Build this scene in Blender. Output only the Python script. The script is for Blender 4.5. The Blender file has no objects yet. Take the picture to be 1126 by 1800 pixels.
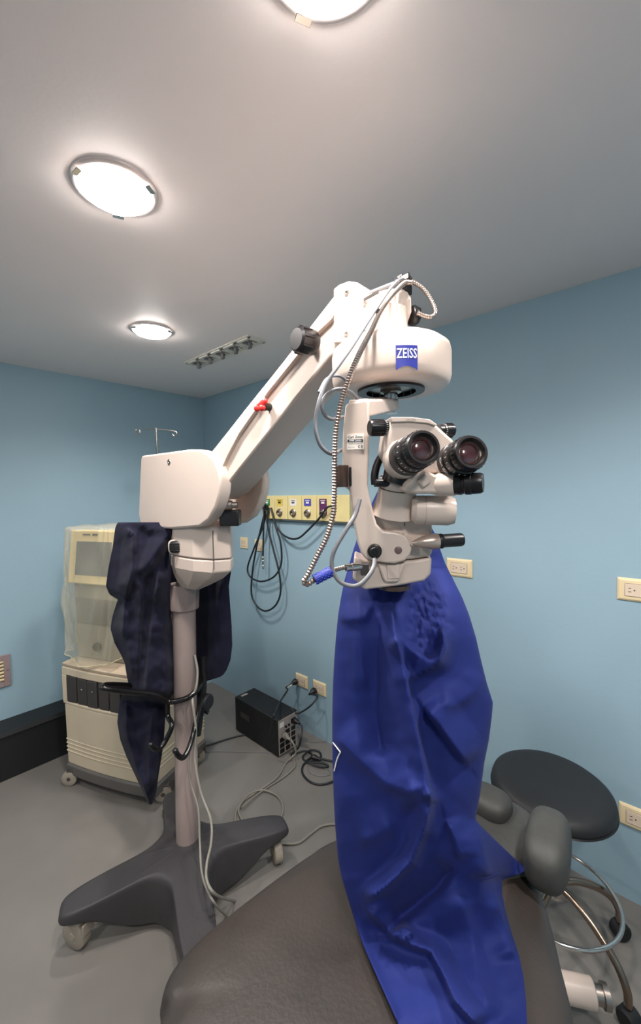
import bpy, math, random
import numpy as np
from mathutils import Vector, Matrix, noise
random.seed(4)
S = bpy.context.scene
COL = S.collection
# ------------------------------------------------------------------ camera
FPX, PITCH, ROLL, YAW = 717.8, .04913, -.01881, -.73045
CAM = np.array([0., 0., 1.6])
_cy, _sy = math.cos(YAW), math.sin(YAW)
FW = np.array([_sy*math.cos(PITCH), _cy*math.cos(PITCH), -math.sin(PITCH)])
_r = np.array([_cy, -_sy, 0.]); _u = np.cross(_r, FW)
RI = math.cos(ROLL)*_r + math.sin(ROLL)*_u
UP = math.cos(ROLL)*_u - math.sin(ROLL)*_r
cd = bpy.data.cameras.new('camera'); cam = bpy.data.objects.new('camera', cd); COL.objects.link(cam)
cd.sensor_fit = 'HORIZONTAL'; cd.sensor_width = 36; cd.lens = FPX/1126*36; cd.clip_start = .01
cam.matrix_world = Matrix(((RI[0], UP[0], -FW[0], 0), (RI[1], UP[1], -FW[1], 0), (RI[2], UP[2], -FW[2], 1.6), (0, 0, 0, 1)))
S.camera = cam
# ------------------------------------------------------------------ world, exposure
W = bpy.data.worlds.new('world'); S.world = W; W.use_nodes = True
W.node_tree.nodes['Background'].inputs[0].default_value = (.5, .55, .6, 1)
W.node_tree.nodes['Background'].inputs[1].default_value = .02
S.view_settings.view_transform = 'Standard'; S.view_settings.look = 'None'
S.view_settings.gamma = 1; S.view_settings.use_curve_mapping = False
S.view_settings.exposure = 0.66
LAMP = 34.0          # emission of every lamp diffuser
BEAM = 26.0          # downward beam of every lamp, watts
H = 2.387            # ceiling height
YW, XW = 1.8995, -2.9836   # right-hand wall plane y, left-hand wall plane x

# measured points (rays of the survey camera cut with real planes)
def ray(px, py): return FW + RI*(px-563)/FPX + UP*(900-py)/FPX
def K(px, py, D): return CAM + ray(px, py)*D
def onz(px, py, z): d = ray(px, py); return CAM + d*(z-1.6)/d[2]
def ony(px, py, y=YW): d = ray(px, py); return CAM + d*y/d[1]
def onx(px, py, x=XW): d = ray(px, py); return CAM + d*x/d[0]
class Plane:
    def __init__(s, P, rot=0, n=None):
        h = np.array([-FW[0], -FW[1], 0]); h /= np.linalg.norm(h)
        c, q = math.cos(rot), math.sin(rot)
        s.n = np.array(n, float) if n is not None else np.array([h[0]*c-h[1]*q, h[0]*q+h[1]*c, 0])
        s.P = np.array(P, float)
    def __call__(s, px, py, off=0):
        d = ray(px, py); return CAM + d*(((s.P+s.n*off-CAM)@s.n)/(d@s.n))
def sm(a, b, x): t = np.clip((x-a)/(b-a), 0, 1); return t*t*(3-2*t)
def unit(v): v = np.array(v, float); return v/np.linalg.norm(v)

# ------------------------------------------------------------------ materials
MATS = {}
def srgb(c): return tuple(((x/255)/12.92 if x <= 10 else ((x/255+.055)/1.055)**2.4) for x in c)
def mat(name, rgb, rough=.5, metal=0, var=.06, scale=12, bump=.0, bscale=80, spec=.5, sheen=0, coat=0, dark=None, emit=None, alpha=None, trans=0, detail=4):
    if name in MATS: return MATS[name]
    m = bpy.data.materials.new(name); MATS[name] = m; m.use_nodes = True
    nt = m.node_tree; b = nt.nodes['Principled BSDF']; L = nt.links.new
    c = srgb(rgb); b.inputs['Roughness'].default_value = rough; b.inputs['Metallic'].default_value = metal
    b.inputs['Specular IOR Level'].default_value = spec
    tc = nt.nodes.new('ShaderNodeTexCoord')
    n = nt.nodes.new('ShaderNodeTexNoise'); n.inputs['Scale'].default_value = scale; n.inputs['Detail'].default_value = detail
    L(tc.outputs['Object'], n.inputs['Vector'])
    r = nt.nodes.new('ShaderNodeValToRGB'); r.color_ramp.elements[0].position = .3; r.color_ramp.elements[1].position = .7
    lo = srgb(dark) if dark else tuple(x*(1-var) for x in c); hi = c if dark else tuple(min(1, x*(1+var)) for x in c)
    r.color_ramp.elements[0].color = (*lo, 1); r.color_ramp.elements[1].color = (*hi, 1)
    L(n.outputs['Fac'], r.inputs[0]); L(r.outputs[0], b.inputs['Base Color'])
    if bump:
        n2 = nt.nodes.new('ShaderNodeTexNoise'); n2.inputs['Scale'].default_value = bscale; n2.inputs['Detail'].default_value = 3
        bp = nt.nodes.new('ShaderNodeBump'); bp.inputs['Strength'].default_value = bump; bp.inputs['Distance'].default_value = .01
        L(tc.outputs['Object'], n2.inputs['Vector']); L(n2.outputs['Fac'], bp.inputs['Height']); L(bp.outputs[0], b.inputs['Normal'])
    if sheen: b.inputs['Sheen Weight'].default_value = sheen
    if coat: b.inputs['Coat Weight'].default_value = coat; b.inputs['Coat Roughness'].default_value = .15
    if trans: b.inputs['Transmission Weight'].default_value = trans
    if alpha is not None: b.inputs['Alpha'].default_value = alpha
    if emit: b.inputs['Emission Color'].default_value = (*emit[0], 1); b.inputs['Emission Strength'].default_value = emit[1]
    return m
WALL = mat('wall_paint', (152, 180, 194), .42, var=.03, scale=1.6, bump=.06, bscale=40, spec=.4)
CEIL = mat('ceiling_paint', (243, 234, 231), .55, var=.02, scale=2, bump=.04, bscale=60)
FLOOR = mat('floor_vinyl', (122, 118, 113), .38, var=.07, scale=3, bump=.03, bscale=30, spec=.45)
BEIGE = mat('cream_enamel', (212, 195, 183), .33, var=.015, scale=5, spec=.5)
CREAM = mat('cream_plastic', (208, 192, 166), .5, var=.03, scale=8)
BISQUE = mat('outlet_plastic', (233, 213, 172), .4, var=.02)
BISQ2 = mat('outlet_insert', (226, 206, 184), .4, var=.02)
POLE = mat('pole_enamel', (148, 132, 127), .35, var=.04, scale=9)
BLACK = mat('black_plastic', (21, 18, 20), .35, var=.1)
BLKM = mat('black_matte', (24, 25, 27), .6, var=.1)
BARP = mat('black_bar_enamel', (16, 14, 14), .2, var=.1)
DGREY = mat('base_grey', (58, 55, 57), .55, var=.06, scale=10, bump=.12, bscale=350)
CASTER = mat('caster_grey', (158, 148, 134), .5, var=.07, scale=25)
CHROME = mat('chrome', (205, 200, 195), .16, metal=1, var=.03)
STEEL = mat('brushed_steel', (168, 158, 150), .33, metal=1, var=.06)
RIBM = mat('conduit_steel', (168, 154, 146), .3, metal=.85, var=.08, scale=60)
CABLE = mat('grey_cable', (118, 119, 124), .4, var=.05)
WCABLE = mat('pale_cable', (134, 130, 120), .5, var=.08)
BCABLE = mat('black_cable', (28, 32, 36), .4, var=.1)
BLUE = mat('blue_fabric', (27, 40, 106), .72, var=.05, scale=30, bump=.05, bscale=500, sheen=.03, spec=.25)
NAVY = mat('navy_fabric', (24, 25, 43), .88, var=.12, scale=35, bump=.1, bscale=400, sheen=.06, spec=.2)
HIDE = mat('grey_vinyl', (72, 63, 58), .42, scale=3.5, dark=(43, 40, 37), bump=.07, bscale=120, spec=.5, detail=9)
SEATM = mat('stool_vinyl', (32, 32, 34), .55, var=.08, bump=.05, bscale=200)
LEDGE = mat('black_laminate', (24, 26, 28), .5, var=.08)
SCREEN = mat('screen_glass', (88, 92, 96), .25, var=.04)
CASS = mat('cassette_grey', (64, 60, 58), .5, var=.06)
RED = mat('red_plastic', (226, 52, 48), .35, var=.04)
WHITE = mat('white_plastic', (236, 232, 226), .4, var=.02)
INK = mat('black_ink', (30, 24, 20), .6, var=.02)
LOGO = mat('logo_blue', (28, 40, 134), .4, var=.02)
LOGOW = mat('logo_white', (238, 238, 240), .4, var=.01)
BRONZE = mat('brown_wrap', (92, 72, 64), .22, var=.35, scale=40, metal=.5)
GLASS = mat('lens_glass', (60, 22, 26), .04, var=.6, scale=30, spec=1, coat=1)
MESHB = mat('blue_mesh', (30, 46, 150), .5, var=.4, scale=160)
GRN = mat('label_green', (60, 130, 80), .5); YEL = mat('label_yellow', (222, 196, 90), .5)
PUR = mat('label_purple', (92, 40, 90), .5); LBL = mat('label_blue', (70, 70, 170), .5)
CELLM = mat('strip_beige', (224, 220, 210), .5, var=.02); SLOT = mat('slot_grey', (84, 84, 84), .5); NOZ = mat('nozzle_grey', (112, 112, 112), .5)
TAN = mat('bezel_cream', (240, 216, 160), .5, var=.03)
UPSP = mat('panel_taupe', (168, 156, 150), .5, var=.05)
def plastic_sheet():
    m = bpy.data.materials.new('clear_plastic_sheet'); m.use_nodes = True; nt = m.node_tree; L = nt.links.new
    out = nt.nodes['Material Output']; b = nt.nodes['Principled BSDF']
    b.inputs['Base Color'].default_value = (*srgb((214, 208, 184)), 1); b.inputs['Roughness'].default_value = .22
    tr = nt.nodes.new('ShaderNodeBsdfTransparent'); mx = nt.nodes.new('ShaderNodeMixShader')
    lw = nt.nodes.new('ShaderNodeLayerWeight'); lw.inputs[0].default_value = .35
    mr = nt.nodes.new('ShaderNodeMapRange'); mr.inputs['To Min'].default_value = .25; mr.inputs['To Max'].default_value = .6
    L(lw.outputs['Facing'], mr.inputs[0]); L(mr.outputs[0], mx.inputs[0]); L(tr.outputs[0], mx.inputs[1]); L(b.outputs[0], mx.inputs[2])
    L(mx.outputs[0], out.inputs[0]); return m
SHEET = plastic_sheet()
def lamp_mat(name, col, k):
    m = bpy.data.materials.new(name); m.use_nodes = True; nt = m.node_tree
    b = nt.nodes['Principled BSDF']; b.inputs['Base Color'].default_value = (.8, .8, .8, 1)
    b.inputs['Emission Color'].default_value = (*col, 1); b.inputs['Emission Strength'].default_value = k; return m
GLOW = lamp_mat('lamp_glow', (1, .93, .88), LAMP)

# ------------------------------------------------------------------ mesh helpers
def frame(axis):
    a = unit(axis); t = np.array([0, 0, 1.]) if abs(a[2]) < .9 else np.array([1., 0, 0])
    u = unit(np.cross(t, a)); return u, np.cross(a, u), a
class M:
    def __init__(s): s.v = []; s.f = []
    def add(s, vs, fs):
        k = len(s.v); s.v += [tuple(map(float, p)) for p in vs]; s.f += [tuple(i+k for i in f) for f in fs]; return s
    def box(s, c, size, u=(1, 0, 0), w=(0, 0, 1)):
        u = unit(u); w = unit(w); q = np.cross(w, u); c = np.array(c, float); a, b, d = [x/2 for x in size]
        vs = [c+u*a*i+q*b*j+w*d*k for i in (-1, 1) for j in (-1, 1) for k in (-1, 1)]
        return s.add(vs, [(0, 1, 3, 2), (4, 6, 7, 5), (0, 4, 5, 1), (2, 3, 7, 6), (0, 2, 6, 4), (1, 5, 7, 3)])
    def loft(s, rings, cap0=True, cap1=True, closed=True):
        n = len(rings[0]); vs = [p for r in rings for p in r]; fs = []
        for i in range(len(rings)-1):
            for j in range(n if closed else n-1):
                k = (j+1) % n; fs.append((i*n+j, i*n+k, (i+1)*n+k, (i+1)*n+j))
        if cap0: fs.append(tuple(range(n))[::-1])
        if cap1: fs.append(tuple((len(rings)-1)*n+j for j in range(n)))
        return s.add(vs, fs)
    def prism(s, pts, vec):
        pts = [np.array(p) for p in pts]; vec = np.array(vec); return s.loft([pts, [p+vec for p in pts]])
    def lathe(s, o, axis, prof, seg=32, cap0=True, cap1=True, sx=1, knurl=None):
        u, w, a = frame(axis); o = np.array(o, float); rings = []
        for (r, h) in prof:
            ring = []
            for j in range(seg):
                t = 2*math.pi*j/seg; rr = r
                ring.append(o+a*h+(u*math.cos(t)*sx+w*math.sin(t))*max(rr, 1e-5))
            rings.append(ring)
        return s.loft(rings, cap0, cap1)
    def tube(s, pts, r, seg=10, sub=6, cap=True, radf=None):
        P = spline(pts, sub) if sub > 1 else [np.array(p, float) for p in pts]
        n = len(P); T = [unit(P[min(i+1, n-1)]-P[max(i-1, 0)]) for i in range(n)]
        u = frame(T[0])[0]; rings = []
        for i in range(n):
            u = unit(u-T[i]*(u@T[i])); w = np.cross(T[i], u); rr = radf(i/(n-1)) if radf else r
            rings.append([P[i]+(u*math.cos(2*math.pi*j/seg)+w*math.sin(2*math.pi*j/seg))*rr for j in range(seg)])
        return s.loft(rings, cap, cap)
    def ribbed(s, pts, r, pitch=.006, depth=.0016, seg=12):
        P = np.array(spline(pts, 12)); L = np.r_[0, np.cumsum(np.linalg.norm(np.diff(P, axis=0), axis=1))]
        n = int(L[-1]/pitch*4); t = np.linspace(0, L[-1], n)
        Q = np.stack([np.interp(t, L, P[:, k]) for k in range(3)], 1)
        k = [0]
        return s.tube(list(Q), r, seg, 1, True, radf=lambda x: r-depth*(0, .5, 1, .5)[int(round(x*(n-1))) % 4])
    def sphere(s, c, r, nu=20, nv=12, e=1.0, u=(1, 0, 0), w=(0, 0, 1)):
        u = unit(u); w = unit(w); q = np.cross(w, u); c = np.array(c, float); r = np.array(r if hasattr(r, '__len__') else (r,)*3, float)
        sp = lambda x: math.copysign(abs(x)**e, x); rings = []
        for i in range(nv+1):
            ph = -math.pi/2+math.pi*i/nv; z = sp(math.sin(ph)); k = max(abs(math.cos(ph))**e, 1e-3)
            rings.append([c+u*r[0]*k*sp(math.cos(2*math.pi*j/nu))+q*r[1]*k*sp(math.sin(2*math.pi*j/nu))+w*r[2]*z for j in range(nu)])
        return s.loft(rings)
    def grid(s, G):
        nv, nu = G.shape[:2]; return s.add(G.reshape(-1, 3), [(i*nu+j, i*nu+j+1, (i+1)*nu+j+1, (i+1)*nu+j) for i in range(nv-1) for j in range(nu-1)])
def spline(pts, sub=6):
    P = [np.array(p, float) for p in pts]
    if len(P) < 3: return [P[0]+(P[-1]-P[0])*t for t in np.linspace(0, 1, sub+1)]
    out = []; E = [2*P[0]-P[1]]+P+[2*P[-1]-P[-2]]
    for i in range(1, len(E)-2):
        a, b, c, d = E[i-1:i+3]
        for k in range(sub):
            t = k/sub; out.append(.5*((2*b)+(-a+c)*t+(2*a-5*b+4*c-d)*t*t+(-a+3*b-3*c+d)*t**3))
    out.append(P[-1]); return out
ORG = {}
def obj(name, m, material, parent=None, bevel=0, smooth=True, ang=38, sub=0, solid=0, seg=2):
    V = np.array(m.v); c = (V.min(0)+V.max(0))/2
    if parent is None: c[2] = V[:, 2].min()
    me = bpy.data.meshes.new(name); me.from_pydata([tuple(p) for p in V-c], [], m.f); me.update()
    import bmesh
    bm = bmesh.new(); bm.from_mesh(me); bmesh.ops.recalc_face_normals(bm, faces=bm.faces); bm.to_mesh(me); bm.free()
    me.materials.append(material)
    if smooth: me.shade_smooth(); me.set_sharp_from_angle(angle=math.radians(ang))
    o = bpy.data.objects.new(name, me); COL.objects.link(o); ORG[o.name] = c
    if parent is not None:
        o.parent = parent; o.location = c-ORG[parent.name]
    else: o.location = c
    if solid: q = o.modifiers.new('thickness', 'SOLIDIFY'); q.thickness = solid; q.offset = 0
    if sub: q = o.modifiers.new('subdivision', 'SUBSURF'); q.levels = sub; q.render_levels = sub
    if bevel:
        q = o.modifiers.new('bevel', 'BEVEL'); q.width = bevel; q.segments = seg; q.limit_method = 'ANGLE'; q.angle_limit = math.radians(35); q.harden_normals = False
    return o
def tag(o, label=None, cat=None, group=None, kind=None):
    for k, v in (('label', label), ('category', cat), ('group', group), ('kind', kind)):
        if v: o[k] = v
    return o
def thing(name, loc, label, cat, group=None):
    o = bpy.data.objects.new(name, None); COL.objects.link(o); o.location = tuple(map(float, loc)); ORG[o.name] = np.array(loc, float)
    o.empty_display_size = .05; return tag(o, label, cat, group)
def text(body, size, bold=0.0, shear=0, align='CENTER', spacing=1.0):
    c = bpy.data.curves.new('lettering', 'FONT'); c.body = body; c.size = size; c.align_x = align; c.align_y = 'CENTER'
    c.offset = bold; c.shear = shear; c.resolution_u = 2; c.space_character = spacing
    o = bpy.data.objects.new('lettering', c); COL.objects.link(o)
    dg = bpy.context.evaluated_depsgraph_get(); me = bpy.data.meshes.new_from_object(o.evaluated_get(dg))
    v = [tuple(p.co) for p in me.vertices]; f = [tuple(p.vertices) for p in me.polygons]
    bpy.data.objects.remove(o); bpy.data.curves.remove(c); bpy.data.meshes.remove(me); return v, f
def put_text(m, tf, O, u, w, n, off=.0006):
    v, f = tf; O = np.array(O); return m.add([O+u*p[0]+w*p[1]+n*off for p in v], f)

# ------------------------------------------------------------------ room shell
XE, YE = 1.5, -2.1
def slab(name, lo, hi, m):
    lo = np.array(lo); hi = np.array(hi); q = M().box((lo+hi)/2, hi-lo); o = obj(name, q, m, smooth=False); o['kind'] = 'structure'; return o
slab('floor', (XW, YE, -.1), (XE, YW, 0), FLOOR)
slab('ceiling', (XW, YE, H), (XE, YW, H+.1), CEIL)
slab('wall_right', (XW-.1, YW, 0), (XE+.1, YW+.1, H), WALL)
slab('wall_left', (XW-.1, YE-.1, 0), (XW, YW, H), WALL)
slab('wall_back', (XW, YE-.1, 0), (XE+.1, YE, H), WALL)
slab('wall_far_right', (XE, YE, 0), (XE+.1, YW, H), WALL)
# black skirting ledge with a raised cap along the left wall
t = obj('trim_1', M().box((-2.912, -.35, .128), (.138, 3.3, .255)), LEDGE, smooth=False); t['kind'] = 'structure'
t = obj('trim_2', M().prism([(XW+.001, -2, .255), (-2.83, -2, .255), (-2.838, -2, .278), (XW+.001, -2, .29)], (0, 3.3, 0)), LEDGE, smooth=False); t['kind'] = 'structure'

# ------------------------------------------------------------------ ceiling lamps
def lamp(x, y, r, label, seen=True):
    t = thing('ceiling_light', (x, y, H), label, 'ceiling light', 'round recessed ceiling lights')
    rim = M(); prof = [(r*1.17, 0), (r*1.16, -.004), (r*1.08, -.008), (r*1.02, -.008), (r*1.0, -.002), (r*1.0, 0)]
    rim.lathe((x, y, H), (0, 0, 1), prof, 56, False, False); obj('trim_ring', rim, mat('satin_trim', (214, 204, 202), .4, metal=.4, var=.02), t)
    g = M().lathe((x, y, H-.003), (0, 0, -1), [(r, 0), (r*.985, .006), (r*.9, .014), (r*.7, .021), (r*.4, .026), (r*.01, .028)], 48)
    obj('diffuser', g, GLOW, t)
    ld = bpy.data.lights.new('lamp_beam', 'SPOT'); ld.energy = BEAM; ld.color = (1, .94, .90); ld.shadow_soft_size = .05
    ld.spot_size = math.radians(158); ld.spot_blend = .75
    lo = bpy.data.objects.new('lamp_beam', ld); COL.objects.link(lo); lo.parent = t; lo.location = (0, 0, -.085)
    for a in (.6, 2.7, 4.8):
        obj('clip', M().box((x+r*1.06*math.cos(a), y+r*1.06*math.sin(a), H-.0135), (.014, .028, .003), (math.cos(a), math.sin(a), 0)), CHROME, t, bevel=.001)
lamp(-1.105, .470, .088, 'round recessed ceiling light with a chrome rim, large and left in the photo')
lamp(-1.915, .957, .083, 'round ceiling light nearest the room corner, beside the slotted ceiling strip')
lamp(*onz(573, -106, H)[:2], .088, 'ceiling light cut off by the top edge of the photo')
lamp(.55, -.1, .088, 'unseen ceiling light added behind the camera, over the patient chair')  # extra lamp out of view, added for more bounce onto the ceiling
lamp(.30, .95, .088, 'unseen ceiling light added right of the camera, near the right-hand wall')  # added out of view to brighten the right-hand wall
lamp(-.55, -1.05, .088, 'unseen ceiling light added behind the camera, over the open floor')  # unseen fill lamp, added to light the back walls and floor
lamp(-2.0, -.75, .088, 'unseen ceiling light added behind the camera, near the left wall')  # another added lamp out of view, for bounce in the room
# slotted strip
t = thing('ceiling_strip', (-1.93, 1.37, H), 'pale ceiling strip with five slotted cells and small nozzles', 'air vent')
A = np.array([-2.235, 1.372, H]); B = np.array([-1.635, 1.372, H]); ud = unit(B-A); Ls = np.linalg.norm(B-A)
obj('backing_plate', M().box((A+B)/2-np.array([0, 0, .003]), (Ls, .125, .006), ud), CELLM, t, bevel=.002)
for i in range(5):
    c = A+(B-A)*(i+.5)/5; w = Ls/5
    fr = M(); 
    for sgn in (-1, 1):
        fr.box(c+np.array([0, sgn*.047, -.009]), (w*.92, .012, .008), ud); fr.box(c+ud*sgn*w*.41+np.array([0, 0, -.009]), (w*.1, .106, .008), ud)
    f = obj('cell', fr, CELLM, t, bevel=.001)
    obj('slot', M().box(c+np.array([-w*.16, .0, -.0085]), (w*.22, .05, .004), ud), NOZ, f)
    obj('slot', M().box(c+np.array([w*.2, .0, -.0075]), (w*.12, .05, .003), ud), CASTER, f)
    obj('nozzle', M().lathe(c+np.array([.01, -.01, -.004]), (0, 0, -1), [(.008, 0), (.011, .008), (.012, .034), (.009, .038), (0, .038)], 14), NOZ, f)

# ------------------------------------------------------------------ wall plates
def duplex(cx, cz, w, h, label, ins=(.62, .54), group='duplex wall outlets', kind='outlet'):
    t = thing('wall_outlet', (cx, YW, cz), label, 'outlet', group)
    q = M(); g = .008
    R = [(-w/2, -h/2), (w/2, -h/2), (w/2, h/2), (-w/2, h/2)]; R2 = [(x*(1-2*g/w), z*(1-2*g/h)) for x, z in R]
    q.loft([[(cx+x, YW, cz+z) for x, z in R], [(cx+x, YW-.004, cz+z) for x, z in R], [(cx+x, YW-.010, cz+z) for x, z in R2]])
    obj('cover_plate', q, BISQUE, t, bevel=.0012)
    iw, ih = w*ins[0], h*ins[1]
    f = obj('insert', M().box((cx, YW-.0105, cz), (iw, .005, ih)), BISQ2, t, bevel=.0008)
    gr = M()
    for (x, z, a, b) in ((0, ih/2+.0006, iw, .0012), (0, -ih/2-.0006, iw, .0012), (iw/2+.0006, 0, .0012, ih), (-iw/2-.0006, 0, .0012, ih)):
        gr.box((cx+x, YW-.0102, cz+z), (a, .0008, b))
    obj('seam', gr, SLOT, t, smooth=False)
    for s in (-1, 1):
        sl = M(); x = cx+s*iw*.24
        sl.box((x-.006, YW-.0132, cz+.0065), (.008, .001, .002)); sl.box((x-.006, YW-.0132, cz-.0065), (.0095, .001, .002))
        sl.lathe((x+.008, YW-.0127, cz), (0, -1, 0), [(.0026, 0), (.0026, .001)], 10)
        obj('socket', sl, INK, f, smooth=False)
    return t
duplex(-.808, 1.222, .128, .088, 'cream wall outlet just right of the blue cover under the black handle')
duplex(-.125, 1.213, .130, .086, 'cream wall outlet at the right edge of the photo, at handle height')
duplex(-.108, .338, .130, .086, 'cream wall outlet behind the stool seat, low on the wall')
duplex(-1.895, .338, .112, .086, 'low cream outlet with a black plug, nearer the corner')
duplex(-1.735, .338, .112, .086, 'low cream outlet with a black plug, nearer the blue cover')
for (cx, cz, w, lab) in ((-2.478, 1.228, .088, 'small square cream wall socket beside the microscope column'), (-2.305, 1.222, .085, 'small square cream socket behind the hanging hoses')):
    t = thing('wall_socket', (cx, YW, cz), lab, 'outlet', 'small wall sockets')
    obj('cover_plate', M().box((cx, YW-.004, cz), (w, .008, .084)), BISQUE, t, bevel=.002)
    f = obj('insert', M().box((cx, YW-.0095, cz), (w*.72, .004, .05)), BISQ2, t, bevel=.001)
    q = M(); 
    for s in (-1, 1): q.box((cx+s*.012, YW-.012, cz), (.010, .001, .003)); q.box((cx+s*.012, YW-.012, cz+.012), (.003, .001, .008))
    obj('socket', q, SLOT, f, smooth=False)
# louvred vent on the left wall
vy0, vy1, vz0, vz1 = .34, .533, .487, .675
t = thing('wall_vent', (XW, (vy0+vy1)/2, vz0), 'grey louvred vent plate low on the left wall', 'air vent')
q = M(); y, z = (vy0+vy1)/2, (vz0+vz1)/2; fw = .032
for (cy, cz, a, b) in ((vy0+fw/2, z, fw, vz1-vz0), (vy1-fw/2, z, fw, vz1-vz0), (y, vz0+fw/2, vy1-vy0-2*fw, fw), (y, vz1-fw/2, vy1-vy0-2*fw, fw)):
    q.box((XW+.006, cy, cz), (.012, a, b))
obj('vent_frame', q, mat('vent_mauve', (150, 132, 132), .5), t, bevel=.002)
obj('backing', M().box((XW+.001, y, z), (.002, vy1-vy0-2*fw, vz1-vz0-2*fw)), SLOT, t)
for i in range(6):
    obj('slat', M().box((XW+.008, y, vz0+fw+.012+i*.021), (.012, vy1-vy0-2*fw, .010), (1, 0, -.4), (.4, 0, 1)), BISQUE, t, bevel=.001)
obj('screw', M().lathe((XW+.012, vy1-.014, z), (1, 0, 0), [(.003, 0), (.003, .001)], 10), STEEL, t)

# gas outlet panel on the right-hand wall
t = thing('gas_outlet_panel', (-1.83, YW, 1.42), 'long cream medical gas panel with coloured labels behind the conduit', 'gas panel')
px0, px1, pz0, pz1 = -2.215, -1.44, 1.422, 1.580
obj('rail', M().box(((px0+px1)/2, YW-.012, pz0-.006), (px1-px0, .024, .010)), STEEL, t, bevel=.001)
n = 6; w = (px1-px0)/n
for i in range(n):
    cx = px0+w*(i+.5); f = obj('gas_module', M().box((cx, YW-.02, (pz0+pz1)/2), (w*.975, .04, pz1-pz0)), mat('panel_cream', (226, 210, 150), .5), t, bevel=.003)
    if i == 5: continue
    lm = (GRN, YEL, WHITE, LBL, PUR)[i]; h = (.045, .045, .045, .045, .1)[i]
    obj('label_plate', M().box((cx-.01, YW-.0412, pz1-.022-h/2), (w*.46, .0015, h)), lm, f)
    q = M(); q.lathe((cx-.01, YW-.04, pz0+.045), (0, -1, 0), [(.026, 0), (.026, .004), (.019, .008), (.019, .018), (.012, .02), (.012, .008), (0, .008)], 22)
    obj('gas_socket', q, STEEL, f)
    q = M(); q.box((cx-.01, YW-.0424, pz1-.032), (w*.3, .0008, .004)); q.box((cx-.01, YW-.0424, pz1-.046), (w*.2, .0008, .012))
    obj('label_print', q, (WHITE, INK, SLOT, WHITE, WHITE)[i], f, smooth=False)
def wallcable(name, pts, r, m, label, cat, y=YW-.045, ends=None, extra=None):
    P = [ony(a, b, y+(c[0] if c else 0)) for a, b, *c in pts]; q = M().tube(P, r, 10, 7)
    return P, q
hoses = [
 ([(470, 888, .01), (462, 925, 0), (446, 965), (435, 998), (441, 1015), (460, 1022), (482, 1013), (494, 990), (493, 955), (484, 925), (476, 893, .01)], 'black hose looped short and wide below the gas panel'),
 ([(468, 888, .01), (458, 930), (449, 970), (443, 1010), (442, 1045), (452, 1066), (467, 1074), (484, 1064), (493, 1040), (490, 1005), (480, 965), (470, 922), (472, 892, .01)], 'black hose in the longest, lowest loop below the gas panel'),
 ([(480, 915, .01), (492, 935), (508, 946), (524, 946), (540, 933), (560, 912), (574, 893, -.01), (584, 889, .0)], 'black hose swagging from the hanging loops to the purple label')]
for pts, lab in hoses:
    P, q = wallcable('hose', pts, .0065, BCABLE, '', '', y=YW-.06)
    tag(obj('hanging_hose', q, BCABLE), lab, 'hose', 'black hoses on the gas panel')
t = thing('pressure_hose', ony(463, 1000, YW-.07), 'straight black hose ending in a chrome coupling, left of the gas panel', 'hose')
obj('hose', M().tube([ony(464, 884, YW-.07), ony(463, 930, YW-.07), ony(462, 978, YW-.07)], .006, 10, 5), BCABLE, t)
P0 = ony(462, 978, YW-.07)
obj('coupling', M().lathe(P0, (0, 0, -1), [(.007, 0), (.010, .006), (.010, .02), (.006, .026), (.009, .03), (.009, .048), (.005, .056), (.009, .062), (.009, .085), (.004, .09), (0, .09)], 16), CHROME, t)
obj('flow_rod', M().lathe(ony(462, 888, YW-.07), (0, 0, 1), [(.006, 0), (.006, .05), (.003, .06), (.003, .1), (.006, .105), (.006, .115), (0, .118)], 12), STEEL, t)
obj('wall_bracket', M().box(ony(463, 890, YW-.035), (.05, .07, .03)), BLACK, t, bevel=.004)

# ------------------------------------------------------------------ phaco cart
A0 = np.array([-2.531, .684, 0]); cu = unit((.928, .373, 0)); cn = np.array([-cu[1], cu[0], 0])
def C(u, n, z): return A0+cu*u+cn*n+np.array([0, 0, z])
WC, DC = .60, .42
t = CART = thing('surgical_console', C(.3, .21, 0), 'cream wheeled surgical console with a screen and cassette bays, by the left wall', 'medical cart')
def bowring(z, ins=0, bow=.016, w=WC, d=DC):
    pts = [C(ins+(w-2*ins)*i/12, ins-bow*(1-(2*i/12-1)**2), z) for i in range(13)]
    return pts+[C(w-ins, d-ins, z), C(ins, d-ins, z)]
q = M().loft([bowring(.052, .03), bowring(.062, .0), bowring(.118, -.006), bowring(.128, .004)]); obj('plinth', q, mat('plinth_grey', (100, 96, 92), .5), t, bevel=.003)
q = M().loft([bowring(.128, .002), bowring(.462, .0), bowring(.464, .006)]); obj('lower_panel', q, CREAM, t, bevel=.004)
for z in (.192, .214, .236, .258): obj('groove_rib', M().loft([bowring(z, .0015), bowring(z+.007, -.002), bowring(z+.010, .0015)]), CREAM, t, bevel=.001)
q = M().loft([bowring(.466, .012), bowring(.655, .012)]); obj('bay_core', q, mat('bay_shadow', (60, 52, 46), .6), t)
def rail(z0, z1, ins): return M().loft([bowring(z0, ins+.004), bowring(z0+.004, ins), bowring(z1-.004, ins), bowring(z1, ins+.004)])
obj('bay_sill', rail(.466, .482, -.004), CREAM, t, bevel=.001)
obj('bay_head', rail(.628, .672, -.004), CREAM, t, bevel=.001)
for s in (.012, WC-.012): obj('bay_post', M().box(C(s, .012-.004, .555), (.03, .03, .15), cu), CREAM, t, bevel=.002)
for i in range(7):
    u0 = .035+i*.078; bow = .016*(1-(2*(u0+.036)/WC-1)**2)
    f = obj('cassette', M().box(C(u0+.036, .010-bow+.003*(i % 2), .555), (.068, .03, .142), cu), CASS, t, bevel=.003)
    if i in (1, 2): obj('catch', M().sphere(C(u0+.04, -.005-bow, .57), (.008, .005, .006)), (CHROME, SLOT)[i-1], f)
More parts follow.
